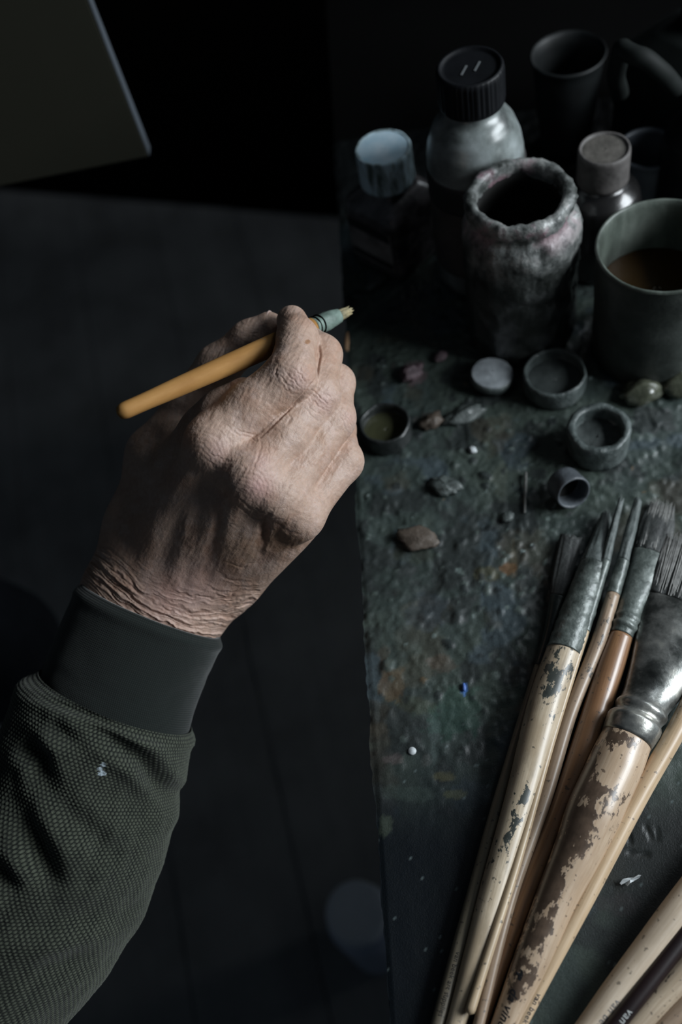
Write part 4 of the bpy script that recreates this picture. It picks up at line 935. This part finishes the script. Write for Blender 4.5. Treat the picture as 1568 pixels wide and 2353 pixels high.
# tall bottle with the ribbed black cap
p = at(1080, 152, .140)*np.array([1, 1, 0])
r0 = thing('solvent_bottle', p, 'tall grimy clear plastic bottle with ribbed black cap, tallest on the table', 'bottle')
M_pet = NT('grimy_clear_plastic'); _v = M_pet.coord(); _n = M_pet.noise(_v, 45, 6, 0.6)
M_pet.col(M_pet.ramp(_n, [(0.34, (0.07, 0.08, 0.078)), (0.5, (0.22, 0.25, 0.245)), (0.66, (0.38, 0.425, 0.43))])).set(Roughness=0.36, Transmission_Weight=0.2, Coat_Weight=0.5, Coat_Roughness=0.22, IOR=1.45)
M_pet.bump(M_pet.noise(_v, 60, 4), .25, .002); M_pet = M_pet.m
bd = lathe('body', [(.0001, 0), (.024, 0), (.0265, .003), (.0265, .083), (.0262, .090), (.0250, .098), (.0222, .106), (.0185, .1115), (.0150, .1145), (.0135, .117), (.0130, .122), (.0130, .130), (.0001, .130)], M_pet, p, r0, 72, 4, rough=.0005, rs=25)
M_lab2 = mottled('dark_wrap_label', [(0.008, 0.009, 0.010), (0.022, 0.022, 0.024)], 50, 0.6, 0.3)
M_lab3 = mottled('worn_label_paper', [(0.03, 0.028, 0.026), (0.085, 0.075, 0.07)], 60, 0.7, 0.3)
lb = lathe('label', [(.0268, .018), (.0271, .0182), (.0271, .0835), (.0268, .0837)], M_lab3, p, r0, 64, 4)
lathe('label_band', [(.0272, .066), (.0275, .0662), (.0275, .0828), (.0272, .083)], M_lab2, p, lb, 64, 4)
M_bcap = mottled('black_cap_plastic', [(0.003, 0.0035, 0.0045), (0.007, 0.008, 0.010)], 70, 0.5, 0.2, spec=0.22)
TC = rot_tilt((1, 0, 0), 5)
cp = lathe('ribbed_cap', [(.0132, .1195), (.0168, .1197), (.0172, .1205), (.0172, .139), (.0163, .1405), (.0150, .1402), (.0146, .1392), (.0001, .1392)], M_bcap, p, r0, 160, 4, ribs=(40, .018, .121, .1385))
for q in (-.0035, .0035):
    box('scratch', (-.0006, -.004, .1392), (.0006, .004, .1396), mottled('grey_scuff', [(0.10, 0.11, 0.115)], 50, .6, 0), cp, Matrix.Translation(Vector(p)+Vector((q, -.001, 0)))@Matrix.Rotation(math.radians(-38), 4, 'Z'), .0001)

# open jar, rim crusted with pink and grey paint
p = at(1195, 440, .102)*np.array([1, 1, 0])
M_jar = NT('crusted_jar'); _v = M_jar.coord(); _n = M_jar.noise(_v, 75, 7, 0.65); _n2 = M_jar.noise(_v, 38, 4, 0.6)
_gr = M_jar.new('ShaderNodeSeparateXYZ'); M_jar.link(_v, _gr.inputs[0])
_pk = M_jar.ramp(_n2, [(0.53, (0, 0, 0)), (0.60, (0.8, 0.8, 0.8))])
_zr = M_jar.ramp(M_jar.math('MULTIPLY', _gr.outputs[2], 9.0), [(0.56, (0, 0, 0)), (0.80, (1, 1, 1))])  # lit shoulder and shaded lower body put into the jar's colour
_body = M_jar.ramp(_n, [(0.35, (0.010, 0.012, 0.010)), (0.52, (0.030, 0.034, 0.032)), (0.68, (0.085, 0.092, 0.092))])
_rim = M_jar.mix(_pk, M_jar.ramp(_n, [(0.38, (0.04, 0.045, 0.042)), (0.5, (0.16, 0.17, 0.165)), (0.62, (0.36, 0.365, 0.35))]), M_jar.ramp(_n, [(0.38, (0.07, 0.035, 0.045)), (0.62, (0.30, 0.175, 0.21))]))
_zp = M_jar.ramp(M_jar.math('MULTIPLY', _gr.outputs[2], 9.0), [(0.70, (0, 0, 0)), (0.84, (1, 1, 1))]); _rg = M_jar.ramp(_n, [(0.38, (0.035, 0.04, 0.038)), (0.5, (0.15, 0.16, 0.155)), (0.62, (0.36, 0.365, 0.35))])
M_jar.col(M_jar.mix(_zr, _body, M_jar.mix(_zp, _rg, _rim))).set(Roughness=0.38, Coat_Weight=0.2); M_jar.bump(M_jar.noise(_v, 240, 6, 0.65), 0.7, 0.0012); M_jar = M_jar.m
M_in = mottled('near_black_inside', [(0.003, 0.003, 0.003), (0.008, 0.008, 0.007)], 40, 0.7, 0.4)  # near-black for the jar's inside and the cap liner
r0 = thing('paint_jar', p, 'open wide-mouth jar with thick pink and grey paint crusted round its rim', 'jar')
def zs(k, pr): return [(r_, z_*k) for r_, z_ in pr]
def vessel(name, prof, mat, p, parent, **kw):
    o = lathe(name, [(r, z) for r, z in prof], mat, np.zeros(3), None, **kw)
    o.location = Vector(p); o.parent = parent; o.matrix_parent_inverse = Matrix.Translation(-Vector(WLOC(parent))); return o
vessel('body', zs(.102/.11, [(.0001, 0), (.0275, 0), (.0295, .003), (.0303, .02), (.0306, .070), (.0308, .078), (.0307, .0865), (.0290, .0925), (.0262, .0960), (.0258, .0995), (.0276, .1020), (.0279, .1068), (.0264, .1096), (.0240, .1100), (.0220, .1085), (.0212, .1050), (.0214, .1010)]), M_jar, p, r0, n=220, sub=4, rough=.0019, rs=105, seed=3)
vessel('inner_wall', zs(.102/.11, [(.0218, .1030), (.0212, .1000), (.0222, .0960), (.0262, .0840), (.0270, .060), (.0270, .03), (.0001, .029)]), M_in, p, r0, n=64, sub=4)
disc('inside_floor', .0262, .032, M_in, p, r0)

# mug with brown thinner
p = at(1526, 560, .077)*np.array([1, 1, 0])
M_mug = NT('stained_enamel'); _v = M_mug.coord(); _n = M_mug.noise(_v, 40, 6, 0.6, (1, 1, 0.35))
M_mug.col(M_mug.ramp(_n, [(0.34, (0.030, 0.036, 0.030)), (0.5, (0.085, 0.102, 0.087)), (0.66, (0.17, 0.195, 0.17))])).set(Roughness=0.4); M_mug.bump(M_mug.noise(_v, 160, 5), .4, .0008); M_mug = M_mug.m
r0 = thing('rinsing_mug', p, 'grey-green straight-sided mug half filled with amber brown rinsing liquid', 'mug')
M_mugout = mottled('shaded_mug_outside', [(0.014, 0.017, 0.015), (0.038, 0.045, 0.040), (0.075, 0.085, 0.078)], 45, .5, .5, .001)  # unlit outside of the mug, its shade put into the colour
vessel('body', [(.0001, 0), (.0300, 0), (.0318, .002), (.0330, .0735), (.0337, .0755)], M_mugout, p, r0, n=96, sub=4, rough=.0004, rs=60, seed=7)
vessel('inner_wall', [(.0337, .0755), (.0336, .0765), (.0328, .0772), (.0318, .0765), (.0313, .0735), (.0300, .006), (.0001, .005)], M_mug, p, r0, n=96, sub=4, rough=.0004, rs=60, seed=7)
M_liq = NT('amber_thinner'); M_liq.col((0.042, 0.020, 0.004)).set(Roughness=0.06, IOR=1.4); M_liq = M_liq.m
disc('liquid', .0306, .045, M_liq, p, r0)
tube_pts('stray_bristle', np.array([p+np.array([-.028, -.006, .046]), p+np.array([-.024, .002, .049]), p+np.array([-.0195, .010, .0505])]), .0007, mottled('pale_bristle', [(0.35, 0.36, 0.36)], 40, .4, 0), r0, 8)

# small bottle, grey cap
p = at(1390, 338, .082)*np.array([1, 1, 0])
r0 = thing('medium_bottle', p, 'small black glass bottle with dusty grey-brown cap behind the mug', 'bottle')
lathe('body', [(.0001, 0), (.021, 0), (.0225, .002), (.0225, .045), (.021, .052), (.0155, .057), (.012, .059), (.012, .066), (.0001, .066)], mottled('black_glass', [(0.006, 0.006, 0.006), (0.016, 0.015, 0.015)], 60, .25, .2, coat=.4), p, r0, 64, 4)
M_gcap = mottled('dusty_grey_cap', [(0.055, 0.05, 0.048), (0.125, 0.115, 0.11)], 130, 0.6, 0.4)
cp = lathe('screw_cap', [(.0125, .0610), (.0140, .0612), (.0143, .062), (.0141, .0800), (.0136, .0815), (.0128, .0818), (.0122, .0812), (.0118, .0803), (.0001, .0803)], M_gcap, p, r0, 64, 4, rough=.0003, rs=120)
disc('cap_top', .0117, .0805, mottled('brown_grey_top', [(0.05, 0.046, 0.04), (0.12, 0.11, 0.098)], 160, .6, .4), p, cp)

# big black can cut by the right edge, pale tub and dark things at the back
p = at(1606, 492, 0)
r0 = thing('black_canister', p, 'matt black canister cut off by the right edge, behind the mug', 'canister')
lathe('body', [(.0001, 0), (.026, 0), (.028, .002), (.028, .050), (.026, .060), (.019, .068), (.014, .071), (.0001, .071)], M_bcap, p, r0, 64, 4)
lathe('lid', [(.014, .069), (.016, .070), (.016, .082), (.014, .084), (.0001, .084)], M_bcap, p, r0, 48, 4)
p = at(1478, 470, 0)
r0 = thing('pale_tub', p, 'pale grey plastic tub wedged between small black bottle and black canister', 'tub')
M_tub = mottled('pale_tub', [(0.07, 0.08, 0.095), (0.12, 0.135, 0.155)], 40, .45, .2)
lathe('body', [(.0001, 0), (.014, 0), (.0155, .002), (.0175, .040), (.0185, .041), (.0185, .043), (.0165, .043), (.0145, .004), (.0001, .004)], M_tub, p, r0, 48, 4)
M_teal = NT('dark_teal_glass'); M_teal.col(M_teal.ramp(M_teal.noise(M_teal.coord(), 40, 4), [(.35, (0.002, 0.003, 0.0035)), (.68, (0.006, 0.0085, 0.009))])).set(Roughness=0.55); M_teal = M_teal.m
p = at(1300, 330, 0)
r0 = thing('tapered_beaker', p, 'dark teal tapered beaker behind the tall bottle', 'beaker')
lathe('body', [(.0001, 0), (.015, 0), (.0165, .002), (.0215, .062), (.0235, .066), (.0225, .067), (.0200, .062), (.0150, .004), (.0001, .004)], M_teal, p, r0, 64, 4, rough=.0006)
p = at(1578, 318, 0)
r0 = thing('jerrycan', p, 'dark green plastic jerrycan with moulded handle at the top right', 'jerrycan')
M_jug = NT('dark_green_plastic'); M_jug.col(M_jug.ramp(M_jug.noise(M_jug.coord(), 30, 4), [(.35, (0.004, 0.006, 0.0055)), (.68, (0.011, 0.0145, 0.0135))])).set(Roughness=0.7, Specular_IOR_Level=0.25); M_jug = M_jug.m
lathe('body', [(.0001, .0), (.036, 0), (.039, .003), (.039, .055), (.036, .066), (.022, .078), (.012, .082), (.0001, .082)], M_jug, p, r0, 72, 4, square=5, rot=.4)
_h = [at(1425, 215, .07), at(1418, 160, .092), at(1432, 112, .108), at(1470, 130, .108), at(1520, 165, .098), at(1555, 205, .082)]
tube_pts('handle', catmull(np.array(_h), 40), .0052, M_jug, r0, 14)
lathe('spout_cap', [(.0105, .080), (.0135, .081), (.0135, .098), (.012, .100), (.0001, .100)], M_jug, p, r0, 40, 4)

# ================================================================== LITTLE POTS AND LIDS ON THE TABLE
M_pot = mottled('painted_pot_plastic', [(0.040, 0.052, 0.051), (0.115, 0.138, 0.134)], 150, .38, .8, .0010, coat=.25)
M_pot_d = mottled('dark_pot_plastic', [(0.012, 0.014, 0.014), (0.035, 0.04, 0.04)], 130, .35, .6, .0008, coat=.3)
M_dry = mottled('dried_grey_paint', [(0.030, 0.038, 0.037), (0.075, 0.088, 0.086)], 120, .55, .5)
M_oil = NT('olive_oil_film'); M_oil.col((0.050, 0.052, 0.028)).set(Roughness=0.14, Coat_Weight=0.4); M_oil = M_oil.m
def pot(name, label, x_, y_, r, h, wall_, fl, mat, mfill, fill, tilt=None, cat='pot', rough=.0007, seed=0, grp=None):
    p = at(x_, y_, h)*np.array([1, 1, 0])+np.array([0, 0, .0008]); T_ = tilt
    r0 = thing(name, p, label, cat, grp)
    lathe('cup_wall', [(.0001, 0), (r*.97, 0), (r, .001), (r, h-.001), (r-wall_*.3, h), (r-wall_*.8, h), (r-wall_, h-.001), (r-wall_, fl), (.0001, fl)], mat, p, r0, 72, 4, rough=rough, rs=150, seed=seed, tilt=T_)
    if mfill: disc(fill, r-wall_*.9, fl+.0004, mfill, p, r0, rough=rough*.6, seed=seed+2, tilt=T_)
    return r0
pot('dipper_cup', 'black-sided dipper cup with oily olive film, just right of the knuckles', 884, 972, .0142, .0125, .0020, .0055, M_pot_d, M_oil, 'oil_film', seed=1)
M_lid = mottled('dusty_pale_lid', [(0.18, 0.20, 0.215), (0.46, 0.50, 0.53)], 110, .45, .4)
p = at(1130, 862, .007)*np.array([1, 1, 0])+np.array([0, 0, .0025])
r0 = thing('small_lid', p, 'small pale dusty lid lying left of the wide dark lid', 'lid')
TLID = rot_tilt((0, 1, 0), 7)
_l = lathe('rim', [(.0001, 0), (.0112, 0), (.0122, .001), (.0124, .0045), (.0116, .0058), (.0001, .0060)], M_pot, p, r0, 60, 4, rough=.0005, rs=130, tilt=TLID)
disc('top', .0115, .0061, M_lid, p, r0, rough=.0003, tilt=TLID, dome=.0006)
pot('wide_lid', 'wide dark upturned lid in front of the crusted jar', 1275, 856, .0172, .0125, .0020, .0050, M_pot, M_dry, 'dried_paint', seed=4, cat='lid')
pot('paint_pot', 'thick-walled pot with crusted rim and hollow of dried paint, above the brush tips', 1377, 983, .0162, .0170, .0040, .0075, M_pot, M_dry, 'dried_paint', seed=6, rough=.0012)
# ring cap lying on its side
p = at(1306, 1122, .0085); p = p*np.array([1, 1, 0])+np.array([0, 0, .0094])
dr = np.array([0.12, -1.0, .42]); dr = dr/np.linalg.norm(dr)
xx = np.cross([0, 0, 1.0], dr); xx /= np.linalg.norm(xx); yy = np.cross(dr, xx); TR = np.stack([xx, yy, dr], 1)
r0 = thing('bottle_cap', p*np.array([1, 1, 0]), 'small grey screw cap tipped on its side showing its dark hollow', 'cap')
M_cap2 = mottled('slate_cap', [(0.055, 0.062, 0.07), (0.11, 0.125, 0.14)], 130, .45, .4)
_c = lathe('shell', [(.0001, -.0065), (.0080, -.0065), (.0090, -.0055), (.0092, .0062), (.0086, .0068), (.0078, .0062), (.0074, -.0040), (.0001, -.0042)], M_cap2, p, r0, 60, 4, rough=.0004, rs=150, tilt=TR)
disc('liner', .0074, -.0036, M_in, p, r0, tilt=TR)

# ================================================================== SCRAPS AND DRIED LUMPS ON THE TABLE
def lump(name, label, x_, y_, a, b, h, mat, ang=0.0, cat='lump', seed=0, lift=0.0, tr=0.25):
    q = at(x_, y_, 0)+np.array([0, 0, lift]); n, m = 28, 12; V = []
    for i in range(m):
        ph = math.pi*i/(m-1)
        for j in range(n):
            th = 2*math.pi*j/n; d_ = np.array([math.sin(ph)*math.cos(th), math.sin(ph)*math.sin(th), math.cos(ph)]); V.append(d_)
    V = np.array(V); k = 1+tr*2*(fbm(V[:, 0]*1.8+seed, V[:, 1]*1.8, V[:, 2]*1.8, 4, seed)-.5)
    V = V*k[:, None]*np.array([a, b, h/1.6]); V[:, 2] = np.maximum(V[:, 2], -h*.3)+h*.3
    c, s = math.cos(ang), math.sin(ang); V[:, :2] = np.stack([V[:, 0]*c-V[:, 1]*s, V[:, 0]*s+V[:, 1]*c], 1)
    o = mesh_np(name, V, grid_faces(m, n)[:, ::-1], mat, None, loc=None); o.data.transform(Matrix.Identity(4)); o.location = Vector(q)
    return tag(o, label, cat)
M_brown = mottled('brown_paint_skin', [(0.055, 0.042, 0.032), (0.12, 0.095, 0.075)], 200, .5, .6)
M_pink = mottled('pink_grey_paint', [(0.05, 0.035, 0.042), (0.20, 0.14, 0.155)], 260, .45, .8)
M_resin = mottled('olive_resin', [(0.040, 0.044, 0.030), (0.09, 0.096, 0.068)], 120, .25, .4, coat=.4)
M_white = mottled('white_scrap', [(0.42, 0.46, 0.48), (0.62, 0.65, 0.66)], 120, .5, .2)
M_greyf = mottled('grey_green_gob', [(0.045, 0.056, 0.054), (0.10, 0.118, 0.112)], 220, .4, .8, coat=.2)
lump('paint_skin', 'flat brown oval flake of dried paint below the dipper cup', 958, 1242, .0112, .0066, .0036, M_brown, -.55, 'paint flake', 1, .0012, .55)
lump('paint_lump', 'pinkish grey crumbly paint lump above the dipper cup', 944, 862, .0075, .0062, .0070, M_pink, .4, 'paint lump', 2, .0, .6)
lump('paint_lump', 'rusty brown crumbly paint lump right of the dipper cup', 992, 975, .0068, .0050, .0062, M_brown, .2, 'paint lump', 3, .0, .6)
lump('paint_lump', 'grey-green smeared paint gob between dipper cup and small lid', 1070, 955, .0130, .0050, .0046, M_greyf, .1, 'paint lump', 4, .0, .6)
lump('paint_lump', 'pale grey pebble of paint below the grey-green gob', 1087, 1035, .0018, .0027, .0022, M_white, .2, 'paint lump', 5, 0, .6)
lump('paint_lump', 'twisted dark grey curl of paint in the middle of the crust', 1025, 1120, .0085, .0050, .0050, M_greyf, -.8, 'paint lump', 6, .0, .7)
lump('paint_lump', 'pale crumb of paint left of the brush tips', 1167, 1190, .0040, .0030, .0030, M_greyf, .5, 'paint lump', 7)
lump('resin_lump', 'olive translucent lump beyond the thick-walled pot', 1473, 908, .0130, .0088, .0105, M_resin, .2, 'resin lump', 8, .0, .35)
lump('resin_lump', 'olive lump with bright glints at the right edge', 1562, 884, .0120, .0095, .0110, M_resin, .5, 'resin lump', 9, .0, .35)
lump('paint_lump', 'small dark red lump near the splinter', 1012, 822, .0045, .0035, .004, M_pink, .5, 'paint lump', 10)
lump('blue_crumb', 'tiny bright blue crumb of paint on the crust', 1067, 1580, .0010, .0021, .0012, mottled('blue_paint', [(0.06, 0.14, 0.42)], 80, .5, .2), -.2, 'paint crumb', 11)
lump('paint_lump', 'dark grey gob in front of the leftmost ink bottle', 868, 652, .0080, .0045, .0050, M_greyf, .4, 'paint lump', 12, .0, .5)
# white thumbtack
p = at(947, 1724, .0012)*np.array([1, 1, 0])
r0 = thing('thumbtack', p, 'round white thumbtack head pressed into the table', 'thumbtack')
lathe('head', [(.0001, -.0004), (.0017, -.0004), (.0020, .0002), (.0017, .0008), (.0001, .0010)], M_white, p, r0, 28, 0)
# torn white scrap, near the right-hand brushes
def scrap():
    out = [(1425, 2029), (1432, 2020), (1444, 2017), (1456, 2016), (1468, 2010), (1474, 2011), (1470, 2017), (1458, 2024), (1449, 2029), (1442, 2036), (1436, 2030), (1428, 2033)]
    top = [at(x_, y_, .0016+.0010*math.sin(i*1.7)) for i, (x_, y_) in enumerate(out)]; c = np.mean(top, 0); n = len(out)
    V = np.array(top+[q-np.array([0, 0, .0005]) for q in top]+[c+np.array([0, 0, .0007]), c-np.array([0, 0, .0002])]); F = []
    for i in range(n):
        j = (i+1) % n; F += [(i, 2*n, j), (n+i, n+j, 2*n+1)]
    Q = [(i, (i+1) % n, n+(i+1) % n, n+i) for i in range(n)]
    o = mesh_np('paper_scrap', V, [np.array(F), np.array(Q)], M_white, None, False)
    tag(o, 'small torn white scrap lying between the two groups of brushes', 'scrap')
scrap()
# splinter standing at the table edge and a pale straw on the crust
M_spl = mottled('tan_wood', [(0.34, 0.20, 0.11), (0.46, 0.28, 0.16)], 200, .6, .3)
o = tube_pts('splinter', np.array([at(797, 806, .003), at(797, 785, .0045), at(798, 764, .0040)]), np.array([.0012, .0016, .0010]), M_spl, None, 8)
tag(o, 'short tan wood splinter at the table edge beside the knuckles', 'splinter')
o = tube_pts('hair', np.array([at(1209, 1086, .0016), at(1208, 1130, .0020), at(1206, 1178, .0014)]), np.array([.0007, .0008, .0006]), M_strand, None, 8)
tag(o, 'pale straight bristle lying on the crust below the wide lid', 'bristle')

# ================================================================== CANVAS ON THE LEFT, JAR ON THE FLOOR, KNEE
c0 = CAM+0.66*ray(341, 357)
best = None
for a in np.linspace(math.pi*0.5, math.pi*1.5, 721):
    d_ = np.array([math.cos(a), math.sin(a), 0]); x1, y1, z1 = proj((c0+d_*.1)[None]); x1, y1 = float(x1[0]), float(y1[0])
    if x1 > 341 or z1[0] < .2: continue
    sl = (y1-357)/(341-x1); e_ = abs(sl-68/341)
    if best is None or e_ < best[0]: best = (e_, a, d_)
d_ = best[2]; nrm = np.array([-d_[1], d_[0], 0]);
if nrm@(CAM-c0) > 0: nrm = -nrm                       # thickness goes away from the viewer
r0 = thing('stretched_canvas', c0+d_*.2, 'olive toned stretched canvas with pale primed edge at the top left', 'canvas')
MC = Matrix(((d_[0], nrm[0], 0, c0[0]), (d_[1], nrm[1], 0, c0[1]), (0, 0, 1, c0[2]), (0, 0, 0, 1)))
M_olive = NT('olive_ground'); _v = M_olive.coord(); M_olive.col(M_olive.ramp(M_olive.noise(_v, 5, 4, .5, (1, 1, .3)), [(.35, (0.0145, 0.0145, 0.0075)), (.65, (0.022, 0.0215, 0.0125))])).set(Roughness=.7); M_olive = M_olive.m
M_edge = mottled('primed_edge', [(0.04, 0.047, 0.056), (0.10, 0.118, 0.14)], 14, .7, .2)
box('painted_face', (0, -.0015, 0), (.62, .0, .70), M_olive, r0, MC, .0006)
box('primed_edge', (-.0012, -.0006, 0), (.0, .0085, .70), M_edge, r0, MC, .0004)
box('stretcher_bar', (.0, .0003, .0005), (.62, .008, .70), M_edge, r0, MC, .0005)

p = at(818, 2095, FZ+.17); p = np.array([p[0], p[1], FZ+.0015])
r0 = thing('storage_jar', p, 'blurred tall jar with pale round lid standing on the floor under the table edge', 'jar')
M_fj = mottled('blue_grey_jar', [(0.36, 0.42, 0.54), (0.5, 0.56, 0.68)], 20, .4, .2)
lathe('body', [(.0001, 0), (.032, 0), (.034, .002), (.034, .135), (.028, .148), (.026, .15), (.026, .156), (.0001, .156)], M_fj, p, r0, 48, 4)
lathe('lid', [(.026, .150), (.0295, .151), (.0295, .168), (.028, .170), (.0001, .170)], mottled('pale_lid_paint', [(0.66, 0.72, 0.78), (0.78, 0.84, 0.90)], 25, .5, .2), p, r0, 48, 4)

# seated knee in dark blue trousers, at the left edge behind the forearm
M_trs = mottled('navy_trousers', [(0.008, 0.011, 0.017), (0.018, 0.022, 0.03)], 60, .9, .4)
kn = [CAM+.95*ray(-420, 1250), CAM+.93*ray(-200, 1400), CAM+.92*ray(-60, 1450), CAM+.93*ray(10, 1475), CAM+.98*ray(20, 1510), CAM+1.04*ray(10, 1560)]
tube_pts('trouser_leg', catmull(np.array(kn), 40), np.concatenate([np.linspace(.07, .052, 24), np.linspace(.052, .048, 16)]), M_trs, person, 28)
